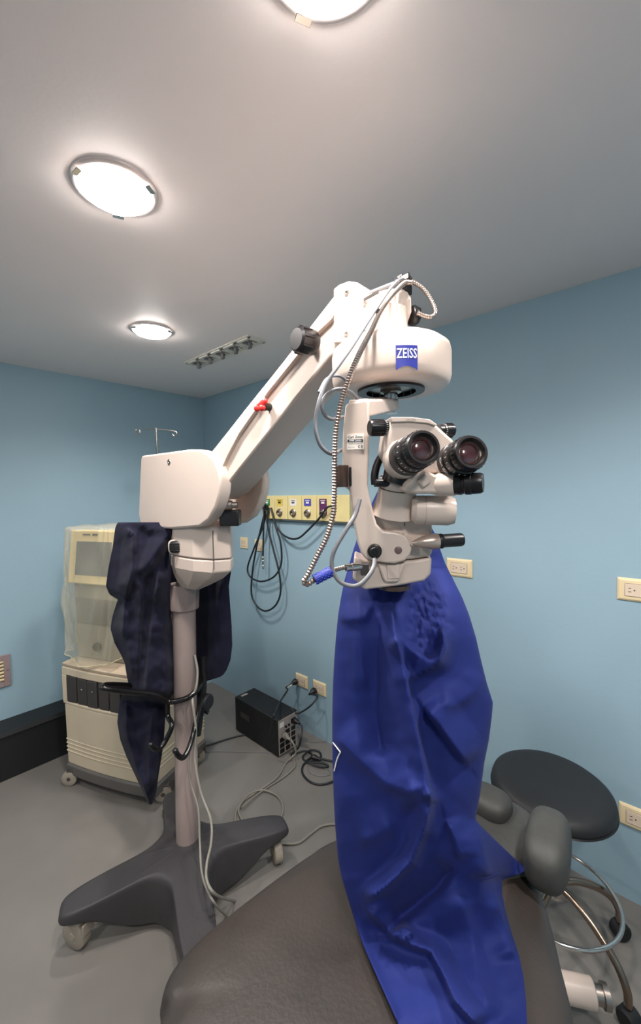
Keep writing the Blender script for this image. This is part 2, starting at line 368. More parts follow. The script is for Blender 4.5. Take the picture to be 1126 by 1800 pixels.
obj('deck', M().loft([bowring(.674, .0), bowring(.69, -.004), bowring(.70, .012)]), mat('deck_cream', (190, 172, 148), .5), t, bevel=.002)
# upper unit
def ub(u0, u1, n0, n1, z0, z1, tilt=0):
    return M().loft([[C(u0, n0, z0), C(u1, n0, z0), C(u1, n1, z0), C(u0, n1, z0)], [C(u0, n0+tilt, z1), C(u1, n0+tilt, z1), C(u1, n1, z1), C(u0, n1, z1)]])
obj('upper_body', ub(.025, .38, .07, .34, .70, 1.12), mat('upper_grey', (150, 142, 124), .5), t, bevel=.008)
obj('upper_recess', ub(.04, .365, .062, .09, .90, 1.04), mat('recess_grey', (104, 100, 92), .5), t, bevel=.004)
obj('control_knob', M().lathe(C(.19, .065, .78), -cn, [(.022, 0), (.022, .015), (.018, .022), (0, .022)], 18), BLACK, t)
mo = obj('monitor', ub(.02, .385, .035, .12, 1.125, 1.415, .035), TAN, t, bevel=.008)
def mp(u, z, off): return C(u, .035+.035*(z-1.125)/.29-off, z)
obj('screen', M().prism([mp(.075, 1.175, .001), mp(.325, 1.175, .001), mp(.325, 1.355, .001), mp(.075, 1.355, .001)], -cn*.002), SCREEN, mo)
obj('bezel_strip', M().prism([mp(.115, 1.388, .001), mp(.17, 1.388, .001), mp(.17, 1.396, .001), mp(.115, 1.396, .001)], -cn*.001), CASS, mo)
obj('bezel_badge', M().prism([mp(.185, 1.386, .001), mp(.222, 1.386, .001), mp(.222, 1.398, .001), mp(.185, 1.398, .001)], -cn*.001), BRONZE, mo)
# infusion pole at the back of the console
ipx = K(279, 870, 2.46); ip = np.array([ipx[0], ipx[1], 0])
zt = K(276.5, 753, 2.46)[2]
obj('infusion_pole', M().tube([ip+(0, 0, .70), ip+(0, 0, zt)], .0078, 14, 1), CHROME, t)
hk = M(); a = unit((RI[0], RI[1], 0)*np.array([1, 1, 0])); zc = zt-.008
def hp(l, z, d=0): return ip+a*l+np.array([0, 0, zc+z])-cn*d
hk.tube([hp(-.115, -.002), hp(-.06, 0), hp(0, 0), hp(.06, -.006), hp(.10, -.012)], .0028, 8, 4)
hk.tube([hp(-.10, 0), hp(-.098, -.02), hp(-.108, -.03), hp(-.12, -.024), hp(-.121, -.008)], .0028, 8, 5)
hk.tube([hp(.09, -.01), hp(.118, -.018), hp(.121, -.032), hp(.108, -.042), hp(.098, -.036)], .0028, 8, 5)
hk.sphere(hp(-.121, -.004), .006); hk.sphere(hp(.097, -.034), .006)
obj('bag_hook', hk, STEEL, t)
obj('pole_socket', M().box(ip+np.array([0, 0, .72])+cn*.0, (.05, .05, .06), cu), CASS, t, bevel=.004)
def wheel(parent, c, r, w, ax, m=CASTER, name='caster', fork=CASTER):
    c = np.array(c, float); ax = unit(ax)
    g = obj(name, M().lathe(c-ax*w/2, ax, [(r*.3, 0), (r*.86, 0), (r*.97, w*.1), (r, w*.25), (r, w*.75), (r*.97, w*.9), (r*.86, w), (r*.3, w)], 28), m, parent)
    h = np.cross((0, 0, 1), ax); f = M()
    f.loft([[c+h*x+ax*s+np.array([0, 0, z]) for (x, z) in ((-r*.3, r*.2), (r*.55, r*.2), (r*.95, r*1.18), (-r*.8, r*1.18))] for s in (-w*.68, w*.68)])
    f2 = M(); 
    f2.box(c-ax*w*.66+np.array([0, 0, r*.5])+h*r*.3, (w*.14, r*.7, r*1.4), ax)
    f2.box(c+np.array([0, 0, r*1.12])+h*r*.3, (w*1.3, r*1.0, r*.16), ax)
    f2.box(c+h*r*1.08+np.array([0, 0, r*.75]), (w*1.2, r*.12, r*.8), ax)
    obj('caster_fork', f2, fork, g, bevel=.002)
    obj('hub', M().lathe(c-ax*(w/2+.003), ax, [(r*.22, 0), (r*.25, .002), (r*.25, w+.004), (r*.22, w+.006)], 14), fork, g)
    return g
for (u, n, an) in ((.012, .0, -1.2), (WC-.01, .07, -.9), (.05, .39, -1.2), (WC-.03, .39, -1.0)):
    wheel(t, C(u, n, .042), .042, .03, cu*math.cos(an)+cn*math.sin(an)+0*cu, name='wheel', fork=mat('fork_dark', (70, 66, 62), .5))

# plastic dust sheet over the upper unit
def sheet():
    # wrapped sheet: rounded rectangle rings, wider and rumpled toward the hem
    nv, nu = 70, 150; G = np.zeros((nv+4, nu, 3))
    rows = list(np.linspace(0, 1, nv))
    def ring(v, ins=0.0):
        out = []
        for j in range(nu):
            th = 2*math.pi*j/nu; e = .42+.25*v
            cx, cz = math.cos(th), math.sin(th)
            x = math.copysign(abs(cx)**e, cx); y = math.copysign(abs(cz)**e, cz)
            hw = .195+.022*v+.02*math.sin(v*3.0); hd = .17+.03*v
            fold = .010*v*math.sin(th*9+4*v)+.006*math.sin(th*17-9*v)*v**.5+.004*math.sin(th*31+v*14)
            nz = noise.noise(Vector((cx*2.3, cz*2.3, v*4)))*.022*(v+.15)
            k = 1-ins; s = (fold+nz)*(1-ins)
            u = .205+(hw*x)*k+s*cx; n = .175+(hd*y)*k+s*cz
            hem = .70+.03*abs(math.sin(th*1.5))*0
            ang = (u-.205)/.25
            zb = .712+(.085*min(1, abs(ang))**2.4)
            zt_ = 1.432+.012*noise.noise(Vector((u*9, n*9, 0)))
            z = zt_+(zb-zt_)*v
            out.append(C(u, n, z))
        return out
    rings = [ring(0, .97), ring(0, .6), ring(0, .25), ring(0, .06)]+[ring(v) for v in rows[1:]]
    m = M(); m.loft(rings, True, False); return m, rings[-1]
q, hem = sheet()
t = thing('plastic_dust_sheet', C(.205, .175, .70), 'translucent yellowish plastic sheet draped over the console screen', 'dust cover')
obj('sheet', q, SHEET, t)
obj('hem', M().tube(hem+[hem[0]], .0022, 6, 1), mat('hem_plastic', (206, 196, 160), .3), t)

# ------------------------------------------------------------------ UPS box
U0 = np.array([-1.803, 1.590, 0]); uu = unit((-1, .03, 0)); un = unit((-.0, 1, 0)); LU, WU, HU = .44, .165, .232
def Uc(a, b, z): return U0+uu*a+un*b+np.array([0, 0, z])
t = thing('power_backup_unit', Uc(.22, .08, 0), 'black box shaped power backup unit on the floor by the wall', 'power supply')
obj('casing', M().prism([Uc(0, 0, .006), Uc(LU, 0, .006), Uc(LU, WU, .006), Uc(0, WU, .006)], (0, 0, HU-.006)), BLKM, t, bevel=.004)
for a in (.05, LU-.05):
    for b in (.03, WU-.03): obj('foot', M().lathe(Uc(a, b, 0), (0, 0, 1), [(.012, 0), (.012, .008)], 12), BLACK, t)
rp = obj('rear_panel', M().box(Uc(-.002, WU/2, HU/2+.002), (.004, WU*.93, HU*.93), uu), UPSP, t, bevel=.001)
obj('front_handle_mark', M().box(Uc(LU*.93, WU*.35, HU+.0005), (.02, .05, .001), uu), UPSP, t)
obj('side_badge', M().box(Uc(.33, -.001, .135), (.09, .002, .035), uu), CASS, t)
for r in range(4):
    for c in range(3):
        if r == 0 and c == 0: continue
        s = obj('power_socket', M().box(Uc(-.005, .03+c*.047, .035+(3-r)*.034), (.004, .034, .026), uu), BLACK, rp, bevel=.001)
q = M()
for c in range(2): q.lathe(Uc(-.004, .062+c*.026, .172), -uu, [(.008, 0), (.007, .008), (0, .008)], 12)
obj('breaker', q, BLACK, rp)
obj('inlet', M().box(Uc(-.006, .125, .185), (.01, .036, .03), uu), BLACK, rp, bevel=.002)
obj('panel_label', M().box(Uc(-.0045, .03, .195), (.001, .035, .03), uu), WHITE, rp)

# ------------------------------------------------------------------ floor cables and plugs
def plug(P, d, m, r=.017):
    d = unit(d); return M().lathe(P, d, [(r*.75, 0), (r, .004), (r, .018), (r*.7, .032), (r*.42, .04), (r*.35, .055)], 14)
def cabled(name, label, cat, pts, r, m, plugs=(), group=None, seg=10):
    t = thing(name, pts[0], label, cat, group)
    obj('cord', M().tube(pts, r, seg, 8), m, t)
    for (P, d, mm, *rr) in plugs: obj('plug', plug(P, d, mm, *rr), mm, t)
    return t
W1 = ony(521, 1197, YW-.016); W2 = ony(553, 1213, YW-.016)
fz = .0065
t = cabled('mains_cable', 'black cord with a white tag from the corner-side outlet down behind the backup unit', 'power cord',
   [W1+(-.01, -.035, -.012), W1+(-.04, -.06, -.035), ony(505, 1213, 1.80), ony(493, 1232, 1.74), K(484, 1250, 2.40), K(478, 1268, 2.37), K(474, 1290, 2.40)], .0055, BCABLE, [(W1+(0, .002, 0), (-.25, -1, -.25), BLACK, .02)])
obj('tag_loop', M().tube([ony(512, 1204, YW-.07), ony(507, 1206, YW-.075), ony(504, 1210, YW-.08), ony(509, 1207, YW-.08), ony(513, 1203, YW-.07)], .0022, 6, 4), WHITE, t)
cabled('mains_cable', 'black cord from the outlet nearer the blue cover to the backup unit', 'power cord',
   [W2+(0, -.04, -.01), ony(557, 1224, YW-.06), ony(550, 1236, 1.80), ony(537, 1247, 1.77), ony(522, 1254, 1.74), Uc(.03, .14, HU+.008)], .0055, BCABLE, [(W2+(0, .002, 0), (0, -1, -.15), BLACK, .02)])
F = lambda a, b, z=fz: onz(a, b, z)
cabled('mains_cable', 'black cord coiled in loops on the floor beside the backup unit', 'power cord',
   [Uc(-.045, .125, .185), Uc(-.085, .125, .17), K(528, 1300, 2.44), Uc(-.075, .10, .05), F(512, 1327), F(535, 1320), F(548, 1327), F(538, 1337), F(532, 1330, .012), F(545, 1319, .016), F(560, 1321, .01), F(563, 1331), F(548, 1337, .012), F(534, 1343), F(531, 1358), F(543, 1373), F(562, 1379), F(584, 1374), F(600, 1362), F(606, 1348, .008), F(590, 1340), F(570, 1335, .014), F(550, 1331, .018), F(540, 1338, .02), F(560, 1347, .014), F(576, 1348), F(570, 1342, .012), F(548, 1340, .022)], .0055, BCABLE,
   [(Uc(-.012, .125, .185), -uu, BLACK, .018), (F(549, 1331, .02), (1, .3, 0), BLACK, .017)])
cabled('thin_cable', 'thin grey cord loop lying beside the coiled black cord', 'power cord', [F(541, 1345, .003), F(543, 1357, .003), F(560, 1364, .003), F(578, 1362, .003), F(577, 1353, .003), F(562, 1348, .003)], .0022, CABLE)
PW = Uc(-.055, .05, .125)
t = cabled('pale_cable', 'pale cord from the backup unit looping on the floor toward the microscope base', 'power cord',
   [PW, Uc(-.085, .055, .09), Uc(-.09, .06, .04), F(503, 1340), F(488, 1365), F(462, 1385), F(443, 1397), F(423, 1412), F(414, 1430), F(414, 1452), F(425, 1470, .006), F(452, 1470), F(484, 1450), F(497, 1425), F(490, 1402), F(468, 1390, .012), F(448, 1391, .014), F(430, 1403, .014), F(419, 1425, .012), F(430, 1448), F(446, 1468)], .0052, WCABLE, [(Uc(-.008, .045, .128), unit(-uu+np.array([0, 0, -.15])), WCABLE, .019)])
cabled('pale_cable', 'pale cord running on the floor beside the looped one, from the backup unit', 'power cord',
   [Uc(-.02, .09, .01), F(518, 1341), F(516, 1350), F(498, 1366), F(470, 1384), F(445, 1402, .015), F(424, 1420, .018)], .0042, WCABLE)
cabled('pale_cable', 'grey cord curving on the floor between the microscope caster and the blue cover', 'power cord',
   [F(470, 1478), F(500, 1483), F(525, 1481), F(545, 1466), F(565, 1452), F(590, 1449), F(620, 1458), F(660, 1480)], .0058, WCABLE)
cabled('black_cable', 'black cord on the floor from the console to the backup unit', 'power cord',
   [F(345, 1318), F(352, 1314), F(375, 1307), F(400, 1299), F(428, 1292), F(450, 1292)], .005, BCABLE)
cabled('thin_cable', 'thin dark cord straight across the floor behind the black cord', 'power cord', [F(350, 1322, .003), F(385, 1321, .003), F(430, 1322, .003), F(470, 1323, .003), F(500, 1330, .003)], .0022, CABLE)

# ------------------------------------------------------------------ surgical microscope on its stand
CB = np.array([-1.445, .777, 0])
MS = t = thing('surgical_microscope', CB, 'cream surgical microscope on a wheeled stand with a long sloping arm', 'microscope')
a1 = math.atan2(.348, .145)
def base():
    N = 480; Lr, w = .425, .062; rad = []
    for j in range(N):
        th = 2*math.pi*j/N; best = 0
        for k in range(4):
            d = (th-a1-k*math.pi/2+math.pi) % (2*math.pi)-math.pi
            if abs(d) < math.pi/2:
                best = max(best, (abs(math.cos(d)/Lr)**5+abs(math.sin(d)/w)**5)**-.2)
        rad.append((best**5+.135**5)**.2)
    rad = np.array(rad); th = 2*np.pi*np.arange(N)/N; cs = np.stack([np.cos(th), np.sin(th)], 1)
    def zt(r): return .222-.060*np.clip((r-.09)/.33, 0, 1)**.9
    def zb(r): return .028+.098*sm(.15, .37, r)
    def ring(k, dz, top=True, ins=0.0):
        r = np.maximum(rad*k-ins, .01); z = (zt(r) if top else zb(r))+dz
        return [CB+(r[j]*cs[j, 0], r[j]*cs[j, 1], z[j]) for j in range(N)]
    R = [ring(.3, 0, False), ring(.8, 0, False), ring(1, 0, False, .012), ring(1, .005, False, .002), ring(1, .012, False), ring(1, -.022), ring(1, -.01, True, .003), ring(1, -.003, True, .009), ring(1, 0, True, .018), ring(.85, 0), ring(.6, .0), ring(.35, 0), ring(.15, 0)]
    return M().loft(R)
bs = obj('cast_base', base(), DGREY, t, ang=60)
for k in range(4):
    an = a1+k*math.pi/2; d = np.array([math.cos(an), math.sin(an), 0])
    sw = (-.1, 2.2, 1.2, 0.3)[k]
    c = CB+d*.375+np.array([0, 0, .052]); ax = (math.cos(sw), math.sin(sw), 0)
    if k == 2: ax = unit(np.array([-FW[0]-.35*RI[0], -FW[1]-.35*RI[1], 0]))
    if k == 0: ax = unit(np.array([FW[0]*.4+RI[0], FW[1]*.4+RI[1], 0]))
    wheel(t, c, .052, .038, ax, name='wheel')
q = M().box(CB+np.array([math.cos(a1-math.pi/2), math.sin(a1-math.pi/2), 0])*.3+np.array([0, 0, .10])+unit((-1, -1, 0))*.045, (.03, .012, .05)); obj('foot_clip', q, BLACK, bs, bevel=.002)
PB = onz(323, 1500, .195); PB = PB+unit((FW[0], FW[1], 0))*.043; PB[2] = .18
PT = K(323, 1030, 1.60)
pd = unit(PT-PB); pl = np.linalg.norm(PT-PB)
pole = obj('pole', M().lathe(PB, pd, [(.0435, 0), (.0435, pl*.37), (.0425, pl*.372), (.0425, pl*.48), (.0435, pl*.482), (.0435, pl)], 48), POLE, t)
obj('pole_foot_ring', M().lathe(PB+pd*.012, pd, [(.052, 0), (.052, .008), (.045, .014)], 40), DGREY, t)
def PP(row, D=None):   # point on the pole axis at a picture row
    s = (K(323, row, 1.60)-PB)@pd; return PB+pd*s
cz0, cz1 = PP(1072), PP(1026)
obj('pole_collar', M().lathe(cz0, pd, [(.05, 0), (.056, .006), (.060, np.linalg.norm(cz1-cz0))], 10), POLE, t, bevel=.002)
obj('rear_cable_duct', M().box(PP(1090)-unit((RI[0], RI[1], 0))*.055+unit((FW[0], FW[1], 0))*.02, (.025, .05, .13), (RI[0], RI[1], 0)), POLE, t, bevel=.003)
q = M()   # scuff marks on the pole
for (px, py, dx, dy) in ((312, 1252, 6, 10), (321, 1255, -3, 12), (326, 1262, 4, -8), (309, 1282, 5, 5), (318, 1279, 5, 2), (322, 1283, 5, 3)):
    a_, b_ = K(px, py, 1.54), K(px+dx, py+dy, 1.54)
    def onp(P):
        s = (P-PB)@pd; c = PB+pd*s; return c+unit(P-c)*.0438
    q.tube([onp(a_), onp((a_+b_)/2), onp(b_)], .0007, 5, 2)
obj('scuff_mark', q, SLOT, pole)
# swivel block
pc = PP(1000)[:2]
plan = [(298, 1.53), (306, 1.46), (338, 1.385), (374, 1.35), (405, 1.37), (410, 1.44), (398, 1.60), (345, 1.70), (304, 1.66)]
def bring(z, k, kx=0):
    out = []
    for (px, D) in plan:
        p = K(px, 960, D)[:2]; p = pc+(p-pc)*k; out.append((p[0], p[1], z))
    return out
zz = lambda row, D: K(350, row, D)[2]
blk = obj('swivel_block', M().loft([bring(zz(925, 1.4)+.012, .88), bring(zz(925, 1.4), 1), bring(zz(983, 1.37), 1.005)]), BEIGE, t, bevel=.005, ang=14)
obj('swivel_block_bottom', M().loft([bring(zz(984.5, 1.37), 1.0), bring(zz(1006, 1.37), .99), bring(zz(1018, 1.4), .85), bring(zz(1024, 1.5), .6), bring(zz(1030, 1.58), .35)]), BEIGE, t, bevel=.005, ang=14)
sp_ = M(); pA = K(374.5, 960, 1.349)
sp_.box((pA[0], pA[1], (zz(925, 1.4)+zz(1006, 1.37))/2), (.002, .004, .13), (RI[0], RI[1], 0)); obj('seam', sp_, SLOT, blk)
kd = unit(K(309, 962, 1.44)-K(318, 960, 1.55)); 
bz = M().sphere(K(311, 961, 1.468), (.030, .02, .027), e=.6, u=(RI[0], RI[1], 0)); obj('knob_recess', bz, BEIGE, blk)
kc = K(310, 961, 1.452); kr = unit((RI[0], RI[1], 0)); kf = unit((-FW[0], -FW[1], 0))
kb_ = obj('tension_knob', M().sphere(kc, (.023, .018, .022), 24, 14, .55, kr), BLACK, t)
q = M()
for j in range(5): q.box(kc+kf*.0165+np.array([0, 0, -.012+.006*j]), (.034, .004, .0028), kr)
obj('grip', q, BLACK, kb_, bevel=.0008)
# neck under the housing
nz0, nz1 = zz(930, 1.4), K(300, 850, 1.4)[2]
pn = K(345, 900, 1.50); obj('neck', M().lathe((pn[0], pn[1], nz0), (0, 0, 1), [(.085, 0), (.075, .03), (.07, nz1-nz0)], 32), BEIGE, t)
lc = K(402, 888, 1.30); obj('lock_cylinder', M().lathe(lc-RI*.028, RI, [(.012, 0), (.015, .003), (.015, .038), (.010, .04), (.010, .056), (0, .056)], 22), STEEL, t)
obj('lock_block', M().box(K(405, 910, 1.33), (.062, .05, .052), (RI[0], RI[1], 0)), BLACK, t, bevel=.004)
# balance housing: two side cheeks and a core (plane parallel to the arm)
HP = Plane((0, .718, 0), n=(0, -1, 0))
hout = [(249, 801), (247, 806), (245, 850), (243, 905), (246, 920), (254, 927), (300, 930), (350, 926), (366, 914), (378, 892), (385, 868), (387, 846), (384, 826), (376, 808), (364, 796), (348, 790), (330, 790)]
P1 = [HP(a, b) for a, b in hout]
obj('balance_housing', M().prism(P1, (0, .045, 0)), BEIGE, t, bevel=.008, seg=3)
P2 = [HP(a, b)+np.array([.0, .17, 0]) for a, b in hout]
obj('housing_far_cheek', M().prism(P2, (0, .03, 0)), BEIGE, t, bevel=.008)
core = [p+np.array([0, .045, 0]) for p in P1 if p[0] < -1.16]
xs = [HP(a, b) for a, b in ((252, 806), (250, 918), (330, 920), (330, 796))]
obj('housing_core', M().prism([p+np.array([0, .044, 0]) for p in xs], (0, .13, 0)), BEIGE, t)
obj('screw', M().lathe(HP(297, 812, .0), (0, -1, 0), [(.010, 0), (.009, .002), (.005, .002), (.004, .0005), (0, .0005)], 18), STEEL, t)
# the sloping spring arm
AP = Plane((0, .750, 0), n=(0, -1, 0)); AW = .115
top = [(356, 815), (372, 795), (430, 722), (500, 634), (560, 556), (590, 518)]
bot = [(600, 610), (579, 628), (520, 700), (450, 788), (388, 866), (368, 880)]
ao = [AP(a, b) for a, b in top+bot]
arm = obj('spring_arm', M().prism(ao, (0, AW, 0)), BEIGE, t, bevel=.006)
# raised rim along the arm's upper side, with the lower cover panel set back behind a groove
rim = [(368, 800), (372, 794), (430, 721), (500, 633), (560, 555), (588, 519), (588, 548), (583, 560), (560, 582), (520, 628), (470, 690), (420, 762), (400, 800), (388, 826), (376, 840)]
obj('arm_rim', M().prism([AP(a, b, .012) for a, b in rim], (0, .013, 0)), BEIGE, arm, bevel=.0015, ang=12)
obj('arm_groove', M().tube([AP(a, b, .0005) for a, b in ((389, 828), (401, 801), (421, 763), (471, 691), (521, 629), (561, 583), (584, 560))], .003, 8, 5), mat('groove_brown', (96, 80, 70), .6), arm)
# arm knob
kc = AP(551, 604, .012); 
kn = M().lathe(kc, (-.15, -1, 0), [(.026, 0), (.030, .006), (.031, .03), (.029, .048), (.024, .053), (0, .053)], 30); kb = obj('arm_knob', kn, BLACK, t)
kg = M(); ax = unit((-.15, -1, 0)); fu, fv, _ = frame(ax)
for j in range(9):
    a_ = 2*math.pi*j/9; d = fu*math.cos(a_)+fv*math.sin(a_); kg.box(kc+ax*.034+d*.0305, (.026, .003, .004), ax, d)
obj('knob_ridge', kg, BLACK, kb, bevel=.001)
# red lock lever
rc = AP(474, 716, 0); rl = M()
rl.lathe(rc, (0, -1, 0), [(.010, 0), (.010, .016), (.012, .018), (.012, .028), (0, .028)], 18)
obj('lever_hub', rl, INK, t)
rl = M().sphere(rc+np.array([-.002, -.027, .004]), (.024, .008, .0095), 20, 12, .8, (1, 0, .45), (-.45, 0, 1)); rl.sphere(rc+np.array([-.017, -.03, -.004]), (.010, .009, .010)); rl.sphere(rc+np.array([.002, -.03, -.006]), (.012, .008, .009))
lv = obj('lock_lever', rl, RED, t)
obj('lever_tab', M().box(rc+np.array([-.002, -.02, .018]), (.009, .004, .022), (1, 0, .2), (-.3, 0, 1)), WHITE, lv, bevel=.001)
# end cap of the arm
CP = Plane((0, .728, 0), n=(0, -1, 0))
cap = [(586, 508), (596, 500), (612, 494), (627, 496), (631, 502), (631, 588), (618, 595), (600, 602), (586, 603)]
capo = obj('arm_end_cap', M().prism([CP(a, b) for a, b in cap], (0, .135, 0)), BEIGE, t, bevel=.002, ang=15)
for (a, b) in ((609, 515), (608, 587), (640, 534)):
    obj('screw', M().lathe(CP(a, b, .001 if a < 630 else -.016), (0, -1, 0), [(.0062, 0), (.0055, .0015), (.003, .0015), (.002, .0004), (0, .0004)], 14), STEEL, capo)
# yoke between end cap and ceiling motor disc
YP = Plane((0, .745, 0), n=(0, -1, 0))
yn = [(626, 524), (660, 515), (690, 510), (700, 512), (698, 538), (686, 562), (668, 586), (650, 604), (622, 604)]
yf = [(626, 522), (660, 513), (690, 507), (712, 508), (722, 524), (723, 548), (714, 572), (700, 603), (622, 604)]
obj('yoke', M().loft([[YP(a, b) for a, b in yn], [YP(a, b, -.045) for a, b in yf], [YP(a-3, b, -.10) for a, b in yf]]), BEIGE, t, bevel=.003, seg=3, ang=22)
cy_ = K(686, 640, .865); DCx = np.array([cy_[0], cy_[1], 0])
zt_ = K(686, 590, .865)[2]
obj('yoke_neck', M().lathe((DCx[0]-.01, DCx[1]+.0, zt_-.01), (0, 0, 1), [(.05, 0), (.045, .03), (.045, .06)], 28), BEIGE, t)
bk = M().lathe(YP(719, 554, -.07), unit(RI*.95+FW*.3), [(.014, 0), (.020, .003), (.022, .010), (.019, .020), (0, .021)], 10); obj('back_knob', bk, BLACK, t, bevel=.001)
obj('rating_plate', M().box(YP(650, 519, .0005)+np.array([0, 0, -.002]), (.045, .001, .006), (1, 0, .12), (-.12, 0, 1)), CASS, t)
# round motor housing with logo
z1 = K(686, 590, .865+.118)[2]; R0 = .1235; z0 = K(686, 676, .865-.118)[2]
z1 = 1.905; z0 = 1.812
disc = obj('motor_disc', M().lathe((DCx[0], DCx[1], z0), (0, 0, 1), [(.070, .012), (.070, .001), (R0-.030, 0), (R0-.012, .001), (R0-.003, .010), (R0, .022), (R0, z1-z0-.024), (R0-.003, z1-z0-.012), (R0-.014, z1-z0-.003), (R0-.06, z1-z0), (.01, z1-z0+.002)], 72, True, True), BEIGE, t, ang=50)
obj('disc_ring', M().lathe((DCx[0], DCx[1], z0-.004), (0, 0, 1), [(.052, 0), (.070, 0), (.070, .014), (.052, .014)], 48, False, False), BLACK, disc)
obj('disc_bearing', M().lathe((DCx[0], DCx[1], z0+.010), (0, 0, -1), [(.052, 0), (.050, .006), (.022, .008), (.022, .014), (.015, .016)], 40), STEEL, disc)
obj('spindle', M().lathe((DCx[0], DCx[1], z0+.0), (0, 0, -1), [(.0145, 0), (.0145, .045), (.0125, .048)], 24), CHROME, disc)
def cyl(a, z, off=.0): return DCx+np.array([math.cos(a)*(R0+off), math.sin(a)*(R0+off), z])
# logo angle: where the ray of the logo centre meets the cylinder
def hitcyl(px, py):
    d = ray(px, py); o = CAM[:2]-DCx[:2]; A_ = d[0]**2+d[1]**2; B_ = 2*(o@d[:2]); C_ = o@o-R0*R0
    s = (-B_-math.sqrt(max(0, B_*B_-4*A_*C_)))/(2*A_); P = CAM+d*s; return math.atan2(P[1]-DCx[1], P[0]-DCx[0]), P[2]
aL, zT = hitcyl(695, 607); aR, _ = hitcyl(733, 610); aC, zB = hitcyl(714, 650)
if aR < aL: aR += 2*math.pi
lg = M(); nA = 16
up = [cyl(aL+(aR-aL)*i/nA, zT, .0006) for i in range(nA+1)]
lo = [cyl(aL+(aR-aL)*i/nA, zB+.007-.008*(2*i/nA-1)**2, .0006) for i in range(nA+1)]
mid = [cyl(aL+(aR-aL)*i/nA, (zT+zB)/2, .0006) for i in range(nA+1)]
lg.loft([lo, mid, up], False, False, False); lgo = obj('logo_shield', lg, LOGO, disc)
wid = (aR-aL)*R0; v, f = text('ZEISS', wid*.33, .0001, 0, spacing=1.0)
sc = wid*.93/(max(p[0] for p in v)-min(p[0] for p in v)); x0 = (max(p[0] for p in v)+min(p[0] for p in v))/2
aM = (aL+aR)/2; zM = zB+.65*(zT-zB)
obj('logo_lettering', M().add([cyl(aM+(p[0]-x0)*sc/R0, zM+p[1]*sc*1.5, .0012) for p in v], f), LOGOW, lgo, smooth=False)
# carrier: cross piece and hanging column
GP = Plane(K(630, 850, .715), rot=-.10)
gc = [(607, 712), (612, 708), (640, 702), (649, 706), (649, 740), (648, 800), (646, 850), (649, 872), (657, 905), (662, 922), (674, 933), (698, 936), (712, 941), (720, 951), (724, 962), (721, 975), (712, 986), (694, 991), (676, 990), (658, 987), (643, 983), (634, 973), (628, 955), (622, 925), (616, 885), (613, 860), (604, 856), (601, 800), (603, 750)]
car = obj('carrier_column', M().prism([GP(a, b) for a, b in gc], -GP.n*.05), BEIGE, t, bevel=.004, seg=3)
gt = K(700, 703, .86); 
c1, c2 = GP(611, 703, -.004), GP(648, 702, -.004); e1 = K(672, 697, .885); e2 = K(701, 701, .86)
dz = np.array([0, 0, -.030])
obj('carrier_bridge', M().loft([[c1, c2, c2+dz, c1+dz], [e1, e2, e2+dz*.8, e1+dz*.8]]), BEIGE, t, bevel=.004)
LU_, LW_ = np.cross((0, 0, 1), GP.n), np.array([0, 0, 1.])
lc_ = GP(624, 777, .0006); lw_ = .031*1.0; lh_ = .026
lb = obj('type_label', M().box(lc_, (lw_*.95, .0016, lh_), LU_, LW_), mat('label_paper', (252, 244, 234), .5, var=.01), car)
q = M(); put_text(q, text('Carl Zeiss', .0062, .0001), lc_+LW_*.0085, LU_, LW_, GP.n, .0011); put_text(q, text('Double Iris Support', .0028), lc_-LW_*.0032, LU_, LW_, GP.n, .0011)
put_text(q, text('305953-9020', .0022), lc_-LW_*.009-LU_*.007, LU_, LW_, GP.n, .0011); put_text(q, text('C E', .0056, .0002), lc_-LW_*.0085+LU_*.0088, LU_, LW_, GP.n, .0011)
obj('label_print', q, INK, lb, smooth=False)
band = obj('label_band', M().box(lc_+LW_*.0021+GP.n*.0009, (lw_*.86, .0006, .0045), LU_, LW_), INK, lb)
q = M(); put_text(q, text('OPMI Lumera', .0038, .0001), lc_+LW_*.0021, LU_, LW_, GP.n, .0016); obj('label_print_white', q, LOGOW, lb, smooth=False)
obj('carrier_knob', M().lathe(GP(658, 968, 0), GP.n, [(.0125, 0), (.0125, .006), (.010, .0075), (.0085, .0075), (.0085, .014), (.007, .016), (0, .0165)], 28), BLACK, car)
obj('carrier_cap', M().lathe(GP(699.5, 967, 0), GP.n, [(.0066, 0), (.0066, .0012), (.0055, .002), (0, .002)], 22), mat('cap_brown', (112, 92, 90), .4), car)
# optics body below
BP = Plane(K(690, 960, .735), rot=-.10)
bo = [(660, 886), (656, 900), (646, 975), (641, 984), (722, 984), (759, 978), (760, 930), (757, 900), (748, 886)]
body = obj('optics_body', M().prism([BP(a, b) for a, b in bo], -BP.n*.07), BEIGE, t, bevel=.006)
lo_ = [(622, 978), (641, 986), (722, 986), (759, 980), (757, 1010), (746, 1021), (700, 1030), (642, 1037), (636, 1035), (630, 1026), (619, 1018)]
lower = obj('optics_foot', M().prism([BP(a, b, .002) for a, b in lo_], -BP.n*.075), BEIGE, t, bevel=.004)
obj('filter_drawer', M().prism([BP(a, b, .009) for a, b in ((664, 990), (712, 990), (702, 1020), (698, 1024), (678, 1024), (673, 1018))], -BP.n*.010), BEIGE, lower, bevel=.003)
obj('drawer_face', M().prism([BP(a, b, .011) for a, b in ((679, 992), (703, 992), (702, 1017), (681, 1018))], -BP.n*.004), BEIGE, lower, bevel=.001)
obj('lens_mount', M().lathe(BP(692, 1026, -.035), (0, 0, -1), [(.030, 0), (.030, .008), (.024, .010), (0, .010)], 32), BRONZE, lower)
obj('body_seam', M().tube([BP(a, b, .0005) for a, b in ((711, 893), (711, 925))], .0007, 6, 2), SLOT, body)
obj('body_ledge', M().sphere(BP(690, 936, -.004), (.022, .010, .010), u=LU_), BEIGE, body)
